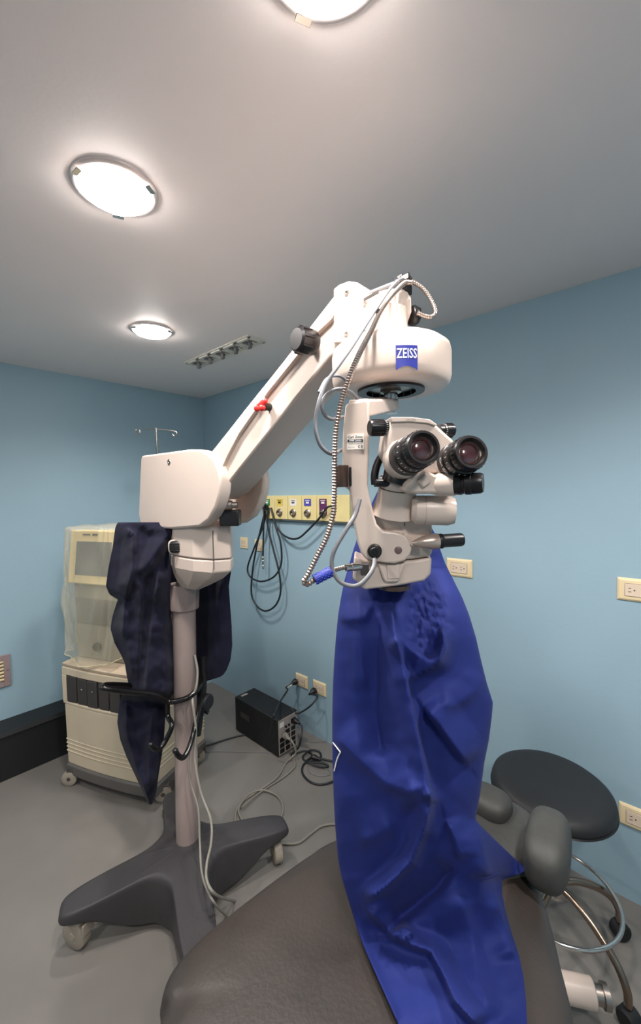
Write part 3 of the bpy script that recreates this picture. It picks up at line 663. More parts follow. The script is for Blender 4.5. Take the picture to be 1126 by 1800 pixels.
# side cone and handle
cp = K(722, 955, .705); ca = unit(K(790, 950, .715)-cp)
obj('side_cone', M().lathe(cp, ca, [(.0005, 0), (.006, .008), (.0105, .020), (.0135, .034), (.0145, .046), (.014, .048)], 30), mat('satin_nickel', (190, 172, 160), .28, metal=.6, var=.04), t)
hl = M().lathe(cp+ca*.045, ca, [(.0128, 0), (.0132, .003), (.0125, .004), (.0132, .006), (.0125, .008), (.0135, .010), (.0118, .013), (.0118, .046), (.0108, .049), (0, .049)], 32); obj('side_handle', hl, BLACK, t)
# vertical tube with rings
vb = K(694, 892, .735); vt = K(700, 848, .72); va = unit(vt-vb)
obj('tube_mount', M().lathe(vb-va*.012, va, [(.041, 0), (.038, .012), (.0345, .028), (.0335, .048), (.0325, .0485), (.0325, .050), (.034, .0505), (.033, .066)], 44), BEIGE, t)
obj('mount_seam', M().lathe(vb+va*.0365, va, [(.0336, 0), (.0338, .0006), (.0336, .0013)], 44, False, False), INK, t)
ba = unit(K(706, 825, .715)-K(699, 850, .72)); bb = K(702, 851, .702)
obj('black_ring', M().lathe(bb, ba, [(.029, 0), (.0315, .002), (.0315, .018), (.028, .026)], 44), BLACK, t)
obj('ring_stub', M().lathe(K(684, 849, .70), -RI, [(.007, 0), (.007, .022), (.0055, .024), (0, .024)], 16), BLACK, t)
obj('ring_stub', M().lathe(K(720, 848, .695), RI, [(.0075, 0), (.0075, .012), (.006, .014), (0, .014)], 16), BLACK, t)
q = M()
arcp = [K(678, 797, .72), K(668, 806, .72), K(661, 822, .72), K(658, 838, .72), (K(659, 852, .72))]
q.tube(arcp, .007, 12, 6); obj('tilt_handle', q, BLACK, t)
obj('tilt_handle_foot', M().box(K(667, 850, .715), (.020, .012, .012), RI), BLACK, t, bevel=.002)
# binocular head
BHP = Plane(K(735, 790, .665), rot=.12)
bh = [(687, 736), (722, 735), (754, 739), (768, 747), (797, 773), (806, 800), (800, 822), (782, 832), (742, 832), (712, 828), (688, 812), (678, 795), (680, 775)]
head = obj('binocular_head', M().prism([BHP(a, b) for a, b in bh], -BHP.n*.055), BEIGE, t, bevel=.006, seg=3)
obj('head_cap', M().prism([BHP(a, b, .004) for a, b in ((687, 733), (722, 733), (755, 737), (768, 746), (766, 749), (752, 744), (722, 741), (688, 742))], -BHP.n*.066), BEIGE, head, bevel=.001)
LUh = np.cross((0, 0, 1), BHP.n)
q = M(); put_text(q, text('Carl Zeiss', .0042), BHP(722, 737.5, .0045), LUh, np.array([0, 0, 1.]), BHP.n, .0003); obj('head_print', q, SLOT, head, smooth=False)
def knobcyl(P, ax, r, L, name, m, parent=t, rings=True):
    pr = [(r*.86, 0), (r*.86, L*.28), (r*.95, L*.29), (r*.95, L*.42), (r, L*.43), (r, L*.93), (r*.9, L), (0, L)]
    o = obj(name, M().lathe(P, ax, pr, 30), m, parent, ang=30)
    fu, fv, a = frame(ax); g = M()
    for j in range(18):
        th = 2*math.pi*j/18; d = fu*math.cos(th)+fv*math.sin(th); g.box(P+unit(ax)*L*.68+d*r, (L*.5, .0012, .0016), ax, d)
    obj('knurl', g, m, o, smooth=False)
    g = M()
    for j in range(22):
        th = 2*math.pi*j/22; d = fu*math.cos(th)+fv*math.sin(th); g.box(P+unit(ax)*L*.36+d*r*.953, (L*.07, .0006, .0004), ax, d)
    obj('tick_mark', g, LOGOW, o, smooth=False)
    return o
knobcyl(K(691, 752, .675), unit(K(648, 752, .665)-K(691, 752, .675)), .0128, .042, 'left_adjust_knob', BLACK)
knobcyl(K(770, 757, .69), unit(K(797, 757, .70)-K(768, 757, .69)), .0118, .028, 'adjust_knob', BLACK)
def eyepiece(A, B, rb, label, word, wa, ws, clock):
    ax = unit(B-A); L = np.linalg.norm(B-A); fu, fv, _ = frame(ax)
    r = rb
    sl = obj('eyepiece_sleeve', M().lathe(A-ax*.03, ax, [(r*.9, 0), (r*1.13, .014), (r*1.13, .035), (r*1.02, .038)], 44), BEIGE, t)
    o = obj('eyepiece', M().lathe(A, ax, [(r*1.03, .004), (r*1.05, .008), (r*1.03, L*.40), (r*.97, L*.42), (r*.97, L*.44), (r*1.0, L*.46), (r*.98, L*.66), (r*.90, L*.68), (r*.90, L*.74), (r*.93, L*.76), (r*.92, L*.94), (r*.86, L), (r*.74, L*1.0), (r*.66, L*.93), (r*.60, L*.88), (r*.58, L*.88)], 60, True, False), BLACK, t, ang=28)
    g = M()
    for j in range(28):
        th = 2*math.pi*j/28; d = fu*math.cos(th)+fv*math.sin(th); g.box(A+ax*L*.84+d*r*.925, (L*.14, .0022, .0018), ax, d)
    obj('grip', g, BLACK, o, smooth=False)
    g = M()
    for j in range(20):
        th = 2*math.pi*j/20; d = fu*math.cos(th)+fv*math.sin(th); g.box(A+ax*L*.56+d*r*.995, (L*.08, .0008, .0006), ax, d)
    obj('tick_mark', g, LOGOW, o, smooth=False)
    obj('lens', M().lathe(A+ax*L*.86, ax, [(r*.60, 0), (r*.5, .0022), (r*.3, .0038), (r*.05, .0045)], 36, False), GLASS, o)
    obj('lens_ring', M().lathe(A+ax*L*.865, ax, [(r*.56, 0), (r*.60, .001), (r*.62, .0035), (r*.60, .004), (r*.57, .001)], 44, False, False), STEEL, o)
    v, f = text(word, ws, .0002)
    pts = []
    for p in v:
        th = clock+p[0]/(r*1.03)*wa; d = fu*math.cos(th)+fv*math.sin(th); pts.append(A+ax*(L*.33+p[1])+d*r*1.045)
    obj('lettering', M().add(pts, f), LOGOW, o, smooth=False)
eyepiece(K(711, 806, .665), K(745, 786, .592), .0288, '', '10 x', 1, .0085, math.radians(236))
eyepiece(K(795, 815, .68), K(829, 794, .615), .0295, '', 'Carl Zeiss', 1, .0085, math.radians(205))
# prism block and assistant's tube
q = M().prism([BHP(a, b, .012) for a, b in ((714, 850), (728, 832), (748, 826), (770, 836), (790, 845), (780, 868), (728, 868), (712, 862))], -BHP.n*.05); obj('prism_block', q, BEIGE, t, bevel=.005)
obj('prism_facet', M().prism([BHP(a, b, .020) for a, b in ((747, 832), (760, 846), (745, 858), (735, 846))], -BHP.n*.010), BEIGE, t, bevel=.003)
aA = K(752, 853, .68); aB = K(799, 851, .66); aa = unit(aB-aA); La = np.linalg.norm(aB-aA)
obj('assistant_tube', M().lathe(aA, aa, [(.010, 0), (.015, .006), (.019, .018), (.0195, La-.002), (.0185, La)], 36), BEIGE, t)
o = obj('assistant_eyepiece', M().lathe(aB-aa*.001, aa, [(.017, 0), (.0178, .002), (.0178, .012), (.0165, .013), (.0165, .016), (.018, .018), (.018, .026), (.017, .027), (.017, .031), (.0165, .040), (.0145, .044), (0, .043)], 36), BLACK, t, ang=25)
# co-observation tube, hidden behind in the picture only by the marks on the photograph
bA = K(722, 896, .71); bB = K(798, 898, .70); b_ = unit(bB-bA); Lb = np.linalg.norm(bB-bA)
obj('observer_tube', M().lathe(bA, b_, [(.018, 0), (.025, .008), (.0255, .022), (.0245, .0225), (.0245, .0235), (.0255, .024), (.0255, Lb-.01), (.022, Lb), (0, Lb)], 40), BEIGE, t, ang=25)
# conduits and cables on the scope
def kp(L): return [K(*p) for p in L]
cc = obj('steel_conduit', M().ribbed(kp([(722, 497, .86), (712, 497, .85), (700, 507, .82), (683, 526, .79), (667, 551, .765), (652, 582, .74), (634, 616, .715), (617, 655, .70), (603, 695, .695), (595.5, 726, .69), (590, 761, .69), (588, 804, .69), (588, 845, .69), (587, 880, .69), (585, 906, .685), (574, 944, .68), (558, 976, .675), (542, 1008, .67), (534, 1022, .67), (540, 1027, .67), (551, 1020, .67)]), .0052, .0050, .0019), RIBM, t)
obj('conduit_tail', M().ribbed(kp([(551, 1020, .67), (566, 1012, .675), (585, 1003, .68), (606, 997, .69)]), .0042, .004, .001), RIBM, t)
q = M(); sl = kp([(553, 1019, .672), (568, 1011, .676), (583, 1004, .68)]); q.tube(sl, .0088, 16, 5); ms = obj('mesh_sleeve', q, MESHB, t)
q = M()
for k in range(10):
    s = k/9; c = sl[0]*(1-s)+sl[2]*s; dr = unit(sl[2]-sl[0]); fu, fv, _ = frame(dr)
    for j in range(9):
        th = 2*math.pi*(j+.5*(k % 2))/9; d = fu*math.cos(th)+fv*math.sin(th); q.box(c+d*.0089, (.0022, .0008, .001), dr, d)
obj('sleeve_weave', q, mat('sleeve_light', (84, 104, 200), .5), ms, smooth=False)
gA = K(607, 998, .69); gB = K(636, 995, .70); obj('chrome_connector', M().lathe(gA, unit(gB-gA), [(.0055, 0), (.0065, .001), (.0065, .010), (.0058, .011), (.0068, .012), (.0068, .028), (0, .028)], 24), CHROME, t)
obj('connector_block', M().box(K(640, 1000, .722), (.014, .02, .02), RI), CASS, t, bevel=.001)
obj('conduit_loop', M().ribbed(kp([(708, 498, .87), (722, 495, .87), (742, 506, .87), (757, 527, .87), (765, 547, .865), (760, 556, .865), (748, 556, .865), (733, 550, .862)]), .0050, .005, .0008), RIBM, t)
obj('grey_cable', M().tube(kp([(712, 491, .87), (700, 493, .84), (682, 512, .81), (661, 543, .775), (639, 577, .745), (617, 611, .72), (593, 645, .70), (572, 675, .69), (560, 708, .68), (554, 740, .68), (556, 765, .68), (565, 786, .685), (583, 798, .70), (601, 790, .73)]), .0033, 12, 7), CABLE, t)
obj('grey_cable', M().tube(kp([(628, 704, .73), (622, 694, .72), (606, 685, .705), (588, 685, .70), (572, 696, .70), (565, 712, .70), (571, 730, .705), (585, 737, .715), (603, 733, .74)]), .0033, 12, 7), CABLE, t)
obj('grey_cable', M().tube(kp([(560, 690, .72), (575, 665, .75), (598, 662, .79), (612, 678, .80), (600, 692, .74)]), .0026, 8, 6), mat('dark_grey_cable', (110, 112, 120), .5), t)
obj('grey_cable', M().tube(kp([(632, 878, .70), (624, 905, .69), (612, 925, .68), (592, 958, .675), (583, 983, .675), (586, 1006, .675), (598, 1023, .675), (618, 1030, .675), (634, 1026, .675), (650, 1009, .68), (657, 994, .69), (658, 983, .705)]), .0037, 12, 7), CABLE, t)
obj('grey_cable', M().tube(kp([(630, 524, .915), (655, 513, .90), (680, 503, .885), (706, 493, .872)]), .0045, 10, 5), CABLE, t)
wr = M().lathe(K(598, 838, .70)-np.array([0, 0, .018]), (0, 0, 1), [(.0150, 0), (.0155, .003), (.0145, .018), (.0155, .034), (.015, .037)], 20, sx=.9); obj('cable_wrap', wr, BRONZE, t)
obj('wrap_clip', M().box(K(611, 838, .715), (.012, .02, .034), RI), BLACK, t, bevel=.002)
q = M()
for (a, b, D, s) in ((712, 490, .865, .020), (703, 488, .87, .014), (719, 492, .87, .012), (696, 494, .87, .010)): q.box(K(a, b, D), (s, s*.8, s*.7), (1, .3, .2))
q.box(K(713, 504, .875), (.014, .03, .03)); obj('cable_clamp', q, BLACK, t, bevel=.002)
obj('cable_tie', M().box(K(664, 549, .765), (.008, .012, .008), (1, 0, 1)), BLACK, t, bevel=.001)
obj('eyelet', M().lathe(K(640, 587, .80), (0, -1, 0), [(.006, 0), (.007, .002), (.006, .004), (.003, .004), (.003, 0)], 16), STEEL, t)
# black push bar round the pole, hooks
bp = [K(345, 1205, 1.64), K(350, 1196, 1.62), K(345, 1188, 1.6)]
def pr(row, l, d): return PP(row)+unit((RI[0], RI[1], 0))*l-unit((FW[0], FW[1], 0))*d
bar = [pr(1200, .052, -.03), pr(1207, .060, .02), pr(1216, .035, .056), pr(1222, -.01, .062), pr(1222, -.05, .062), K(270, 1221, 1.50), K(225, 1216, 1.44), K(190, 1211, 1.40), K(180, 1208, 1.40), K(190, 1204, 1.44), K(225, 1205, 1.55), K(262, 1208, 1.64), pr(1207, -.065, -.05)]
obj('push_bar', M().tube(bar, .0105, 14, 6), BARP, t)
for (l, k) in ((-.055, 0), (.05, 1)):
    if k == 0: hk_ = [pr(1222, -.052, .05), pr(1250, -.052, .05), K(302, 1275, 1.535), K(292, 1300, 1.52), K(281, 1315, 1.50), K(272, 1316, 1.48), K(265, 1309, 1.47)]
    else: hk_ = [pr(1240, .055, -.02), K(343, 1275, 1.56), K(337, 1300, 1.53), K(329, 1322, 1.50), K(321, 1332, 1.48), K(313, 1328, 1.46), K(308, 1320, 1.45)]
    h = obj('cable_hook', M().tube(hk_, .0095, 12, 6), BARP, t)
    obj('hook_tip', M().sphere(hk_[-1], .0102), BLACK, h)
obj('bar_screw', M().sphere(pr(1217, -.055, .064), .006), CHROME, t)
# black brake post and knob behind the pole
obj('rear_post', M().tube([PP(1170)+FW*.09+RI*.045, PP(1230)+FW*.09+RI*.047, K(348, 1292, 1.72)], .012, 10, 3), BLKM, t)
obj('rear_knob', M().lathe(K(352, 1231, 1.72), unit(RI-FW*.5), [(.02, 0), (.022, .015), (.030, .02), (.034, .026), (.034, .042), (.028, .048), (0, .05)], 22), BLKM, t)
obj('rear_bracket', M().prism([K(a, b, 1.73) for a, b in ((347, 1236), (362, 1238), (365, 1257), (349, 1250))], FW*.03), BLKM, t, bevel=.002)
# pale cables down the pole
obj('pole_cable', M().tube([pr(1150, .045, .02), pr(1175, .058, .03), pr(1200, .058, .045), pr(1218, .045, .05), K(339, 1240, 1.55), K(344, 1280, 1.55), K(342, 1330, 1.53), K(352, 1390, 1.50), K(370, 1440, 1.46), K(371, 1480, 1.42), K(363, 1520, 1.38), K(364, 1550, 1.34), K(381, 1574, 1.34), F(412, 1584), F(440, 1592)], .0046, 10, 7), WCABLE, t)
obj('pole_cable', M().tube([K(338, 1290, 1.55), K(331, 1340, 1.53), K(336, 1380, 1.52), K(348, 1420, 1.50), K(351, 1480, 1.46), K(354, 1530, 1.40), K(363, 1562, 1.35), K(380, 1592, 1.33), F(400, 1612)], .0038, 10, 7), WCABLE, t)

# ------------------------------------------------------------------ cloth helpers
def crease(PX, PY, poly, amp, ws, wh, side=1, fade=30):
    """one fold: soft falloff on one side of the line, sharp on the other"""
    best = np.full(PX.shape, 1e9); sg = np.zeros(PX.shape); al = np.zeros(PX.shape); tot = 0; L = []
    for (a, b), (c, d) in zip(poly[:-1], poly[1:]): L.append(math.hypot(c-a, d-b))
    T = sum(L); run = 0
    for k, ((a, b), (c, d)) in enumerate(zip(poly[:-1], poly[1:])):
        dx, dy = c-a, d-b; l2 = dx*dx+dy*dy; s = np.clip(((PX-a)*dx+(PY-b)*dy)/l2, 0, 1)
        qx, qy = PX-(a+s*dx), PY-(b+s*dy); dist = np.hypot(qx, qy); cr = (dx*qy-dy*qx)
        m = dist < best; best = np.where(m, dist, best); sg = np.where(m, np.sign(cr), sg); al = np.where(m, run+s*L[k], al); run += L[k]
    e = np.clip(np.minimum(al, T-al)/fade, 0, 1); e = .15+.85*e*e*(3-2*e)
    tn = np.clip(1-best/(1.9*ws), 0, 1); soft = .75*tn+.25*tn*tn*(3-2*tn); hard = np.exp(-(best/wh)**1.3)
    return amp*e*np.where(sg*side > 0, soft, hard)
def table(rows, T):
    y = [a for a, *_ in T]; return [np.interp(rows, y, [q[k] for q in T]) for k in range(1, len(T[0]))]
def rays(PX, PY): return FW[None, None]+RI[None, None]*((PX-563)/FPX)[..., None]+UP[None, None]*((900-PY)/FPX)[..., None]
def fbm(PX, PY, s, seed=0):
    out = np.zeros(PX.shape)
    for i in range(PX.shape[0]):
        for j in range(PX.shape[1]): out[i, j] = noise.noise(Vector((PX[i, j]/s, PY[i, j]/s, seed)))
    return out

# blue cover hanging from the microscope head and lying on the chair
def blue_cover():
    T = [(862, 664, 700), (880, 655, 722), (900, 646, 745), (925, 636, 757), (945, 628, 768), (965, 621, 773), (990, 614, 782), (1020, 605, 797), (1050, 599, 812), (1080, 594, 824), (1120, 590, 836), (1160, 587, 845), (1200, 585, 855), (1235, 584, 866), (1260, 583.5, 864), (1300, 583.5, 859), (1340, 584, 851), (1400, 586, 843), (1440, 588, 835), (1455, 589, 848), (1480, 591, 874), (1505, 593, 900), (1525, 596, 922), (1533, 598, 924), (1540, 599, 898), (1547, 601, 882), (1570, 608, 882), (1600, 617, 888), (1640, 629, 899), (1680, 645, 912), (1720, 663, 920), (1760, 681, 924), (1800, 699, 926), (1850, 722, 925), (1900, 745, 920)]
    rows = np.concatenate([np.arange(862, 1000, 8), np.arange(1000, 1900, 5.2)]); nu = 120
    Lx, Rx = table(rows, T); s = .5-.5*np.cos(np.linspace(0, np.pi, nu)); s = .6*s+.4*np.linspace(0, 1, nu)
    PX = Lx[:, None]+(Rx-Lx)[:, None]*s[None]; PY = np.repeat(rows[:, None], nu, 1); e = 2*s[None]-1
    FOLDK = 1.7
    folds = [([(640, 1060), (685, 1051), (695, 1119), (712, 1193), (725, 1254), (746, 1355), (760, 1425)][1:], .030, 34, 5, 1, 30),
      ([(695, 1112), (722, 1142), (752, 1160), (772, 1156), (779, 1130), (776, 1100)], .020, 16, 5, 1, 12),
      ([(712, 1196), (738, 1182), (769, 1166), (782, 1140), (778, 1100)], .016, 14, 5, -1, 15),
      ([(742, 1240), (770, 1272), (800, 1315), (826, 1348)], .022, 26, 5, -1, 22),
      ([(770, 1240), (800, 1238), (836, 1215), (852, 1180)], .010, 20, 12, -1, 20),
      ([(590, 1082), (612, 1090), (640, 1086), (655, 1060)], .012, 16, 7, -1, 15),
      ([(628, 1040), (632, 1120), (640, 1220)], .010, 16, 14, 1, 30),
      ([(672, 1050), (662, 1140), (660, 1250), (672, 1340)], -.014, 20, 16, 1, 30),
      ([(584, 1288), (630, 1335), (680, 1378), (720, 1392), (745, 1380)], .014, 30, 12, -1, 25),
      ([(752, 1385), (763, 1402), (768, 1412)], .014, 10, 5, 1, 8),
      ([(757, 1405), (744, 1460), (722, 1515), (680, 1558), (638, 1588)], .026, 16, 7, 1, 25),
      ([(800, 1517), (768, 1560), (707, 1610), (658, 1662)], -.022, 24, 12, 1, 25),
      ([(838, 1450), (850, 1500), (866, 1560), (885, 1620), (905, 1690)], .018, 24, 6, 1, 25),
      ([(785, 1440), (800, 1480), (806, 1515)], .014, 22, 6, -1, 15),
      ([(640, 1590), (690, 1645), (722, 1660), (757, 1672), (778, 1710), (800, 1760), (846, 1810)], .022, 18, 6, -1, 25),
      ([(665, 1655), (690, 1640), (715, 1632), (722, 1640), (700, 1655)], .014, 8, 5, 1, 12),
      ([(596, 1540), (612, 1590), (636, 1650), (668, 1730), (700, 1800)], .010, 9, 7, 1, 15),
      ([(800, 1560), (830, 1640), (838, 1720), (870, 1800)], .012, 30, 22, 1, 40),
      ([(700, 1440), (660, 1470), (620, 1480)], .010, 26, 18, 1, 25)]
    h = np.zeros(PX.shape)
    for f in folds: h += FOLDK*crease(PX, PY, *f)
    h += .0045*fbm(PX, PY, 55, 3)+.0018*fbm(PX, PY, 24, 9)
    crk = np.exp(-(((PX-748)/34)**2+((PY-1085)/62)**2)**2)     # crumpled lining of the sleeve opening
    h += crk*(.010*fbm(PX, PY, 9, 5)+.006*fbm(PX, PY, 5, 8)-.018)
    gat = np.exp(-((PY-965)/28)**2)*np.clip((PX-740)/12, 0, 1); h += gat*.004*np.sin(PY/3.2)
    R_ = rays(PX, PY)
    down = np.maximum(-R_[..., 2], .05)
    plane = (1.6-.742)/down; plane2 = (1.6-.728)/down
    mid = np.interp(rows, [862, 1000, 1040, 1120, 1400, 1900], [.90, .875, .845, .82, .81, .81])[:, None]
    A_ = np.interp(rows, [862, 1000, 1080, 1400, 1600, 1900], [.02, .035, .055, .06, .04, .03])[:, None]
    bul = np.sqrt(np.clip(1-e*e, 0, 1))
    mid = mid+.16*sm(838, 925, PX)*sm(1425, 1470, PY)*(1-sm(1545, 1600, PY))
    def smin(a, b, k=.03): q = np.clip(.5+.5*(b-a)/k, 0, 1); return b+(a-b)*q-k*q*(1-q)
    edge = bul**.5
    Dn = smin(mid-A_*bul-h*edge*1.0, plane-np.clip(h, -.006, .05)*edge*.9*1.0)
    Df = smin(mid+A_*bul*1.0, plane2, .01); Df = np.maximum(Df, Dn+.0015)
    f = CAM+R_*Dn[..., None]; b = CAM+R_*Df[..., None]
    m = M(); ring = [list(f[i])+list(b[i][::-1][1:-1]) for i in range(len(rows))]
    m.loft(ring, False, True); return m, (lambda px, py: None), f, PX, PY
q, _, fG, gX, gY = blue_cover()
t = thing('blue_cover', onz(800, 1640, .73), 'royal blue cloth cover hanging from the microscope head onto the chair', 'cloth cover')
obj('cloth', q, BLUE, t, ang=180)
def onfront(px, py):
    k = np.argmin((gX-px)**2+(gY-py)**2); p = fG.reshape(-1, 3)[k]; d = np.linalg.norm(p-CAM); r_ = unit(ray(px, py)); return CAM+r_*(d-.002)
obj('drawstring', M().tube([onfront(585, 1305), onfront(590, 1312), onfront(598, 1322)], .0013, 6, 4), WHITE, t)
obj('drawstring', M().tube([onfront(598, 1322), onfront(592, 1335), onfront(587, 1355)], .0013, 6, 4), WHITE, t)

# navy cloth thrown over the stand
def navy():
    m = M()
    T = [(918, 208, 350), (923, 204, 346), (930, 202, 334), (945, 200, 306), (960, 198, 298), (1000, 190, 294), (1030, 186, 293), (1045, 192, 292), (1054, 207, 292), (1062, 204, 292), (1085, 197, 293), (1105, 194, 300), (1130, 201, 302), (1150, 212, 302), (1165, 219, 303), (1185, 222, 304), (1205, 226, 304), (1222, 214, 303), (1240, 209, 292), (1270, 206, 290), (1300, 211, 288), (1330, 222, 284), (1360, 236, 279), (1390, 250, 275), (1405, 257, 271), (1416, 262, 266)]
    rows = np.arange(918, 1416.5, 4.0); nu = 90; Lx, Rx = table(rows, T); Rx = Rx+7*sm(960, 1010, rows)*(1-sm(1214, 1222, rows)); s = np.linspace(0, 1, nu)
    PX = Lx[:, None]+(Rx-Lx)[:, None]*s; PY = np.repeat(rows[:, None], nu, 1); e = 2*s[None]-1
    h = np.zeros(PX.shape)
    for f in [([(214, 925), (236, 940), (232, 1000), (219, 1060), (214, 1130)], .040, 12, 5, 1, 20), ([(301, 948), (272, 985), (249, 1027), (244, 1120), (240, 1200)], .045, 18, 8, 1, 25), ([(340, 922), (290, 945), (262, 985), (240, 1010)], .03, 12, 8, 1, 20),
              ([(282, 990), (272, 1060), (262, 1150), (255, 1230)], .04, 14, 8, -1, 25), ([(225, 1060), (222, 1120), (232, 1190)], .03, 9, 8, 1, 20), ([(222, 1230), (222, 1290), (240, 1350), (262, 1410)], .035, 12, 7, 1, 20), ([(270, 1240), (262, 1310), (262, 1390)], .03, 14, 8, -1, 25), ([(240, 915), (262, 930), (300, 928)], .02, 8, 8, 1, 15)]: h += crease(PX, PY, *f)
    h += .02*fbm(PX, PY, 34, 2)+.006*fbm(PX, PY, 12, 7)
    R_ = rays(PX, PY); base_ = 1.50+.0*PX+.05*sm(1000, 1100, PY)+.02*np.abs(e)**3
    base_ = np.where(PX > 288, base_+.04*sm(288, 305, PX)*sm(1000, 1110, PY), base_)
    base_ = base_+.12*sm(1215, 1235, PY)*1.0
    D = base_-h*(1-np.abs(e)**6)
    f = CAM+R_*D[..., None]; b = CAM+R_*(D+.05+.02*(1-e*e))[..., None]
    b[:, 0] = f[:, 0]*.3+b[:, 0]*.7
    m.loft([list(f[i])+list(b[i][::-1]) for i in range(len(rows))])
    T = [(990, 300, 402), (1005, 300, 406), (1030, 300, 402), (1060, 300, 404), (1100, 300, 407), (1135, 300, 408), (1160, 300, 405), (1178, 300, 398), (1188, 300, 391), (1193, 300, 380), (1196, 300, 361), (1215, 305, 359), (1235, 320, 357), (1250, 330, 352)]
    rows = np.arange(990, 1250.5, 4.0); nu = 46; Lx, Rx = table(rows, T); s = np.linspace(0, 1, nu)
    PX = Lx[:, None]+(Rx-Lx)[:, None]*s; PY = np.repeat(rows[:, None], nu, 1); e = 2*s[None]-1; h = np.zeros(PX.shape)
    for f in [([(360, 1000), (372, 1080), (378, 1150), (370, 1190)], .03, 14, 9, 1, 20), ([(392, 1010), (384, 1060), (388, 1130)], .03, 10, 8, -1, 20)]: h += crease(PX, PY, *f)
    h += .012*fbm(PX, PY, 30, 12)
    R_ = rays(PX, PY); D = 1.72+.0*PX-.05*sm(345, 400, PX)-h*(1-np.abs(e)**6)
    f = CAM+R_*D[..., None]; b = CAM+R_*(D+.03+.02*(1-e*e))[..., None]
    m.loft([list(f[i])+list(b[i][::-1]) for i in range(len(rows))]); return m
tag(obj('navy_cloth', navy(), NAVY, ang=180), 'dark navy cloth bundled over the microscope stand, hanging nearly to the floor', 'cloth')

# ------------------------------------------------------------------ patient chair
def zpt(L, z): return [onz(a, b, z)[:2] for a, b in L]
left = zpt([(276, 1800), (280, 1752), (300, 1705), (345, 1655), (400, 1610), (470, 1556), (540, 1506), (592, 1476)], .69)
right = zpt([(880, 1500), (940, 1545), (965, 1600), (985, 1680), (1012, 1800)], .69)
ol = [np.array([-.60, -.12]), np.array([-.63, .05]), np.array([-.652, .17])]+left+[np.array([-.56, .98]), np.array([-.47, 1.03]), np.array([-.38, 1.05])]+right[0:]+[np.array([-.075, .58]), np.array([-.02, .36]), np.array([.02, .1]), np.array([.02, -.12])]
def closed_spline(P, sub=5):
    n = len(P); out = []
    for i in range(n):
        a, b, c, d = P[i-1], P[i], P[(i+1) % n], P[(i+2) % n]
        for k in range(sub):
            t_ = k/sub; out.append(.5*((2*b)+(-a+c)*t_+(2*a-5*b+4*c-d)*t_*t_+(-a+3*b-3*c+d)*t_**3))
    return out
ol = closed_spline(ol); cen = np.mean(ol, 0)
def cr(z, ins):
    out = []
    for p in ol:
        d = p-cen; L = np.linalg.norm(d); q_ = cen+d*(1-ins/.38 if ins < .1 else (1-ins)); out.append((q_[0], q_[1], z))
    return out
t = thing('patient_chair', (cen[0], cen[1]-.1, 0), 'worn grey upholstered patient chair in the foreground with a padded headrest', 'patient chair')
obj('backrest_cushion', M().loft([cr(.585, .05), cr(.60, .02), cr(.63, .002), cr(.665, 0), cr(.69, .006), cr(.703, .018), cr(.711, .036), cr(.716, .065), cr(.7195, .22), cr(.722, .4), cr(.723, .65), cr(.723, .95)]), HIDE, t, ang=180)
obj('backrest_frame', M().loft([cr(.545, .09), cr(.584, .07)]), CASS, t, bevel=.004)
hp_ = [np.array(p) for p in zpt([(838, 1425), (870, 1402), (905, 1412), (940, 1440), (948, 1490), (930, 1525), (880, 1545), (835, 1520), (800, 1480), (805, 1440)], .72)]
hp_ = closed_spline(hp_, 4); hc = np.mean(hp_, 0)
def hr(z, k): return [(*(hc+(p-hc)*k), z) for p in hp_]
HRM = mat('headrest_vinyl', (66, 66, 63), .6, scale=9, dark=(54, 54, 52), bump=.25, bscale=26)
obj('headrest_pad', M().loft([hr(.655, .9), hr(.665, 1.0), hr(.70, 1.02), hr(.722, .97), hr(.735, .85), hr(.738, .6), hr(.736, .3)]), HRM, t, ang=180)
def bolster(px, py, z, r, u, e=.75):
    P = onz(px, py, z); return M().sphere(P, r, 32, 20, e, u)
b1 = obj('headrest_bolster', bolster(962, 1490, .765, (.047, .095, .058), (1, .12, 0), .68), HRM, t)
obj('headrest_bolster', bolster(858, 1412, .745, (.058, .050, .036), (1, -.1, 0), .7), HRM, t)
obj('bolster_seam', M().tube([K(a, b, D) for a, b, D in ((926, 1487, .955), (934, 1486, .935), (948, 1491, .925), (962, 1503, .92), (972, 1518, .92))], .0016, 6, 5), BLKM, b1)
obj('headrest_bar', M().box((-.36, 1.06, .635), (.06, .34, .02)), STEEL, t, bevel=.003)
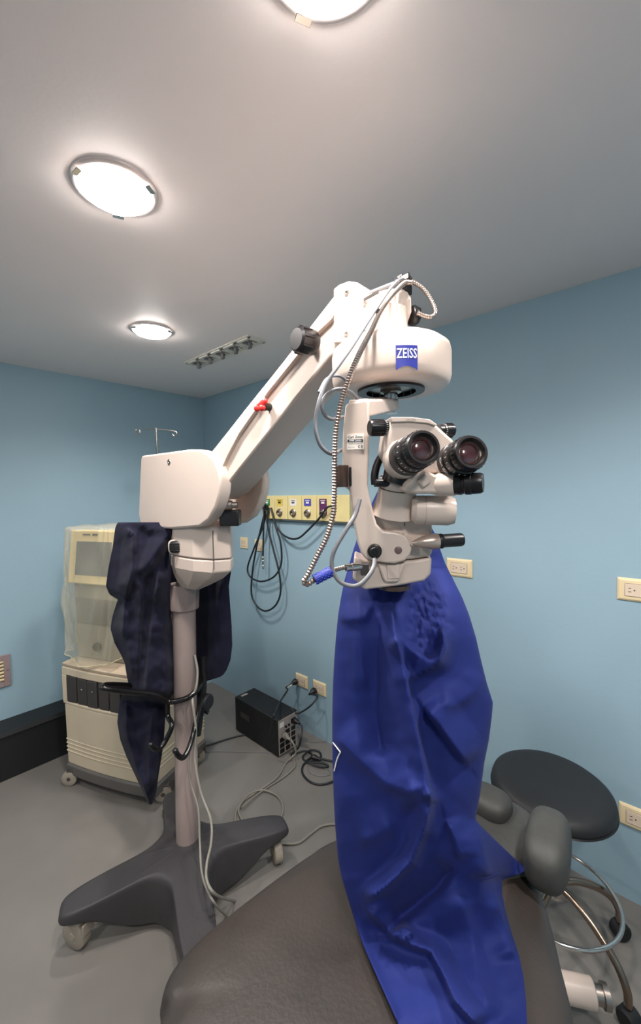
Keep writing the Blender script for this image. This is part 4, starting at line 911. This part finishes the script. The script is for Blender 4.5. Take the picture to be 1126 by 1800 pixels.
# chair column and foot
obj('chair_column', M().box((-.30, .35, .32), (.22, .26, .45)), CREAM, t, bevel=.02)
obj('chair_foot', M().prism([(-.56, -.1, .02), (-.02, -.1, .02), (-.02, .80, .02), (-.56, .80, .02)], (0, 0, .075)), CREAM, t, bevel=.02)
fA = onz(985, 1733, .12); fB = onz(1041, 1746, .12); fd = unit(fB-fA)
obj('foot_cylinder', M().lathe(fA-fd*.12, fd, [(.033, 0), (.036, .003), (.036, .12+np.linalg.norm(fB-fA)), (.033, .123+np.linalg.norm(fB-fA))], 36), BEIGE, t)
obj('cylinder_bolt', M().lathe(fB, fd, [(.024, 0), (.024, .024), (.031, .025), (.031, .040), (.02, .042), (0, .042)], 24), STEEL, t)

# ------------------------------------------------------------------ stool
SC = np.array([-.315, 1.54, 0])
t = thing('round_stool', SC, 'round black vinyl stool with chrome legs and foot ring by the wall', 'stool')
sd = np.array([-.335, 1.555, 0])
def tiltz(P): return P
ts = np.array([.04, .0, 1.])
obj('stool_seat', M().lathe((sd[0], sd[1], .515), ts, [(.15, 0), (.180, .004), (.190, .016), (.193, .030), (.188, .046), (.172, .058), (.14, .064), (.08, .067), (.01, .067)], 64), SEATM, t, ang=60)
obj('seat_piping', M().lathe((sd[0], sd[1], .515), ts, [(.190, .012), (.1955, .015), (.190, .018)], 64, False, False), BLACK, t)
obj('seat_pan', M().lathe((sd[0], sd[1], .497), ts, [(.09, 0), (.14, .018)], 40), STEEL, t)
obj('gas_column', M().lathe((SC[0], SC[1], .20), (0, 0, 1), [(.026, 0), (.026, .16), (.017, .17), (.017, .31)], 28), CHROME, t)
obj('hub', M().lathe((SC[0], SC[1], .185), (0, 0, 1), [(.03, 0), (.036, .01), (.036, .06), (.028, .07)], 28), CHROME, t)
obj('foot_ring', M().tube([SC+np.array([.19*math.cos(a_), .19*math.sin(a_), .2]) for a_ in np.linspace(0, 2*math.pi, 49)], .0068, 12, 1), CHROME, t)
for k in range(5):
    an = math.radians(46-72*k); d = np.array([math.cos(an), math.sin(an), 0])
    L = [SC+d*.02+(0, 0, .225), SC+d*.08+(0, 0, .222), SC+d*.15+(0, 0, .195), SC+d*.205+(0, 0, .155), SC+d*.235+(0, 0, .105), SC+d*.24+(0, 0, .062)]
    lg_ = obj('leg', M().tube(L, .0115, 14, 6), mat('leg_steel', (150, 132, 118), .25, metal=1, var=.05), t)
    c = SC+d*.243+np.array([0, 0, .029]); ax = np.array([-d[1], d[0], 0])
    w = obj('caster', M().lathe(c-ax*.022, ax, [(.008, 0), (.024, 0), (.029, .006), (.029, .038), (.024, .044), (.008, .044)], 24), BLKM, lg_)
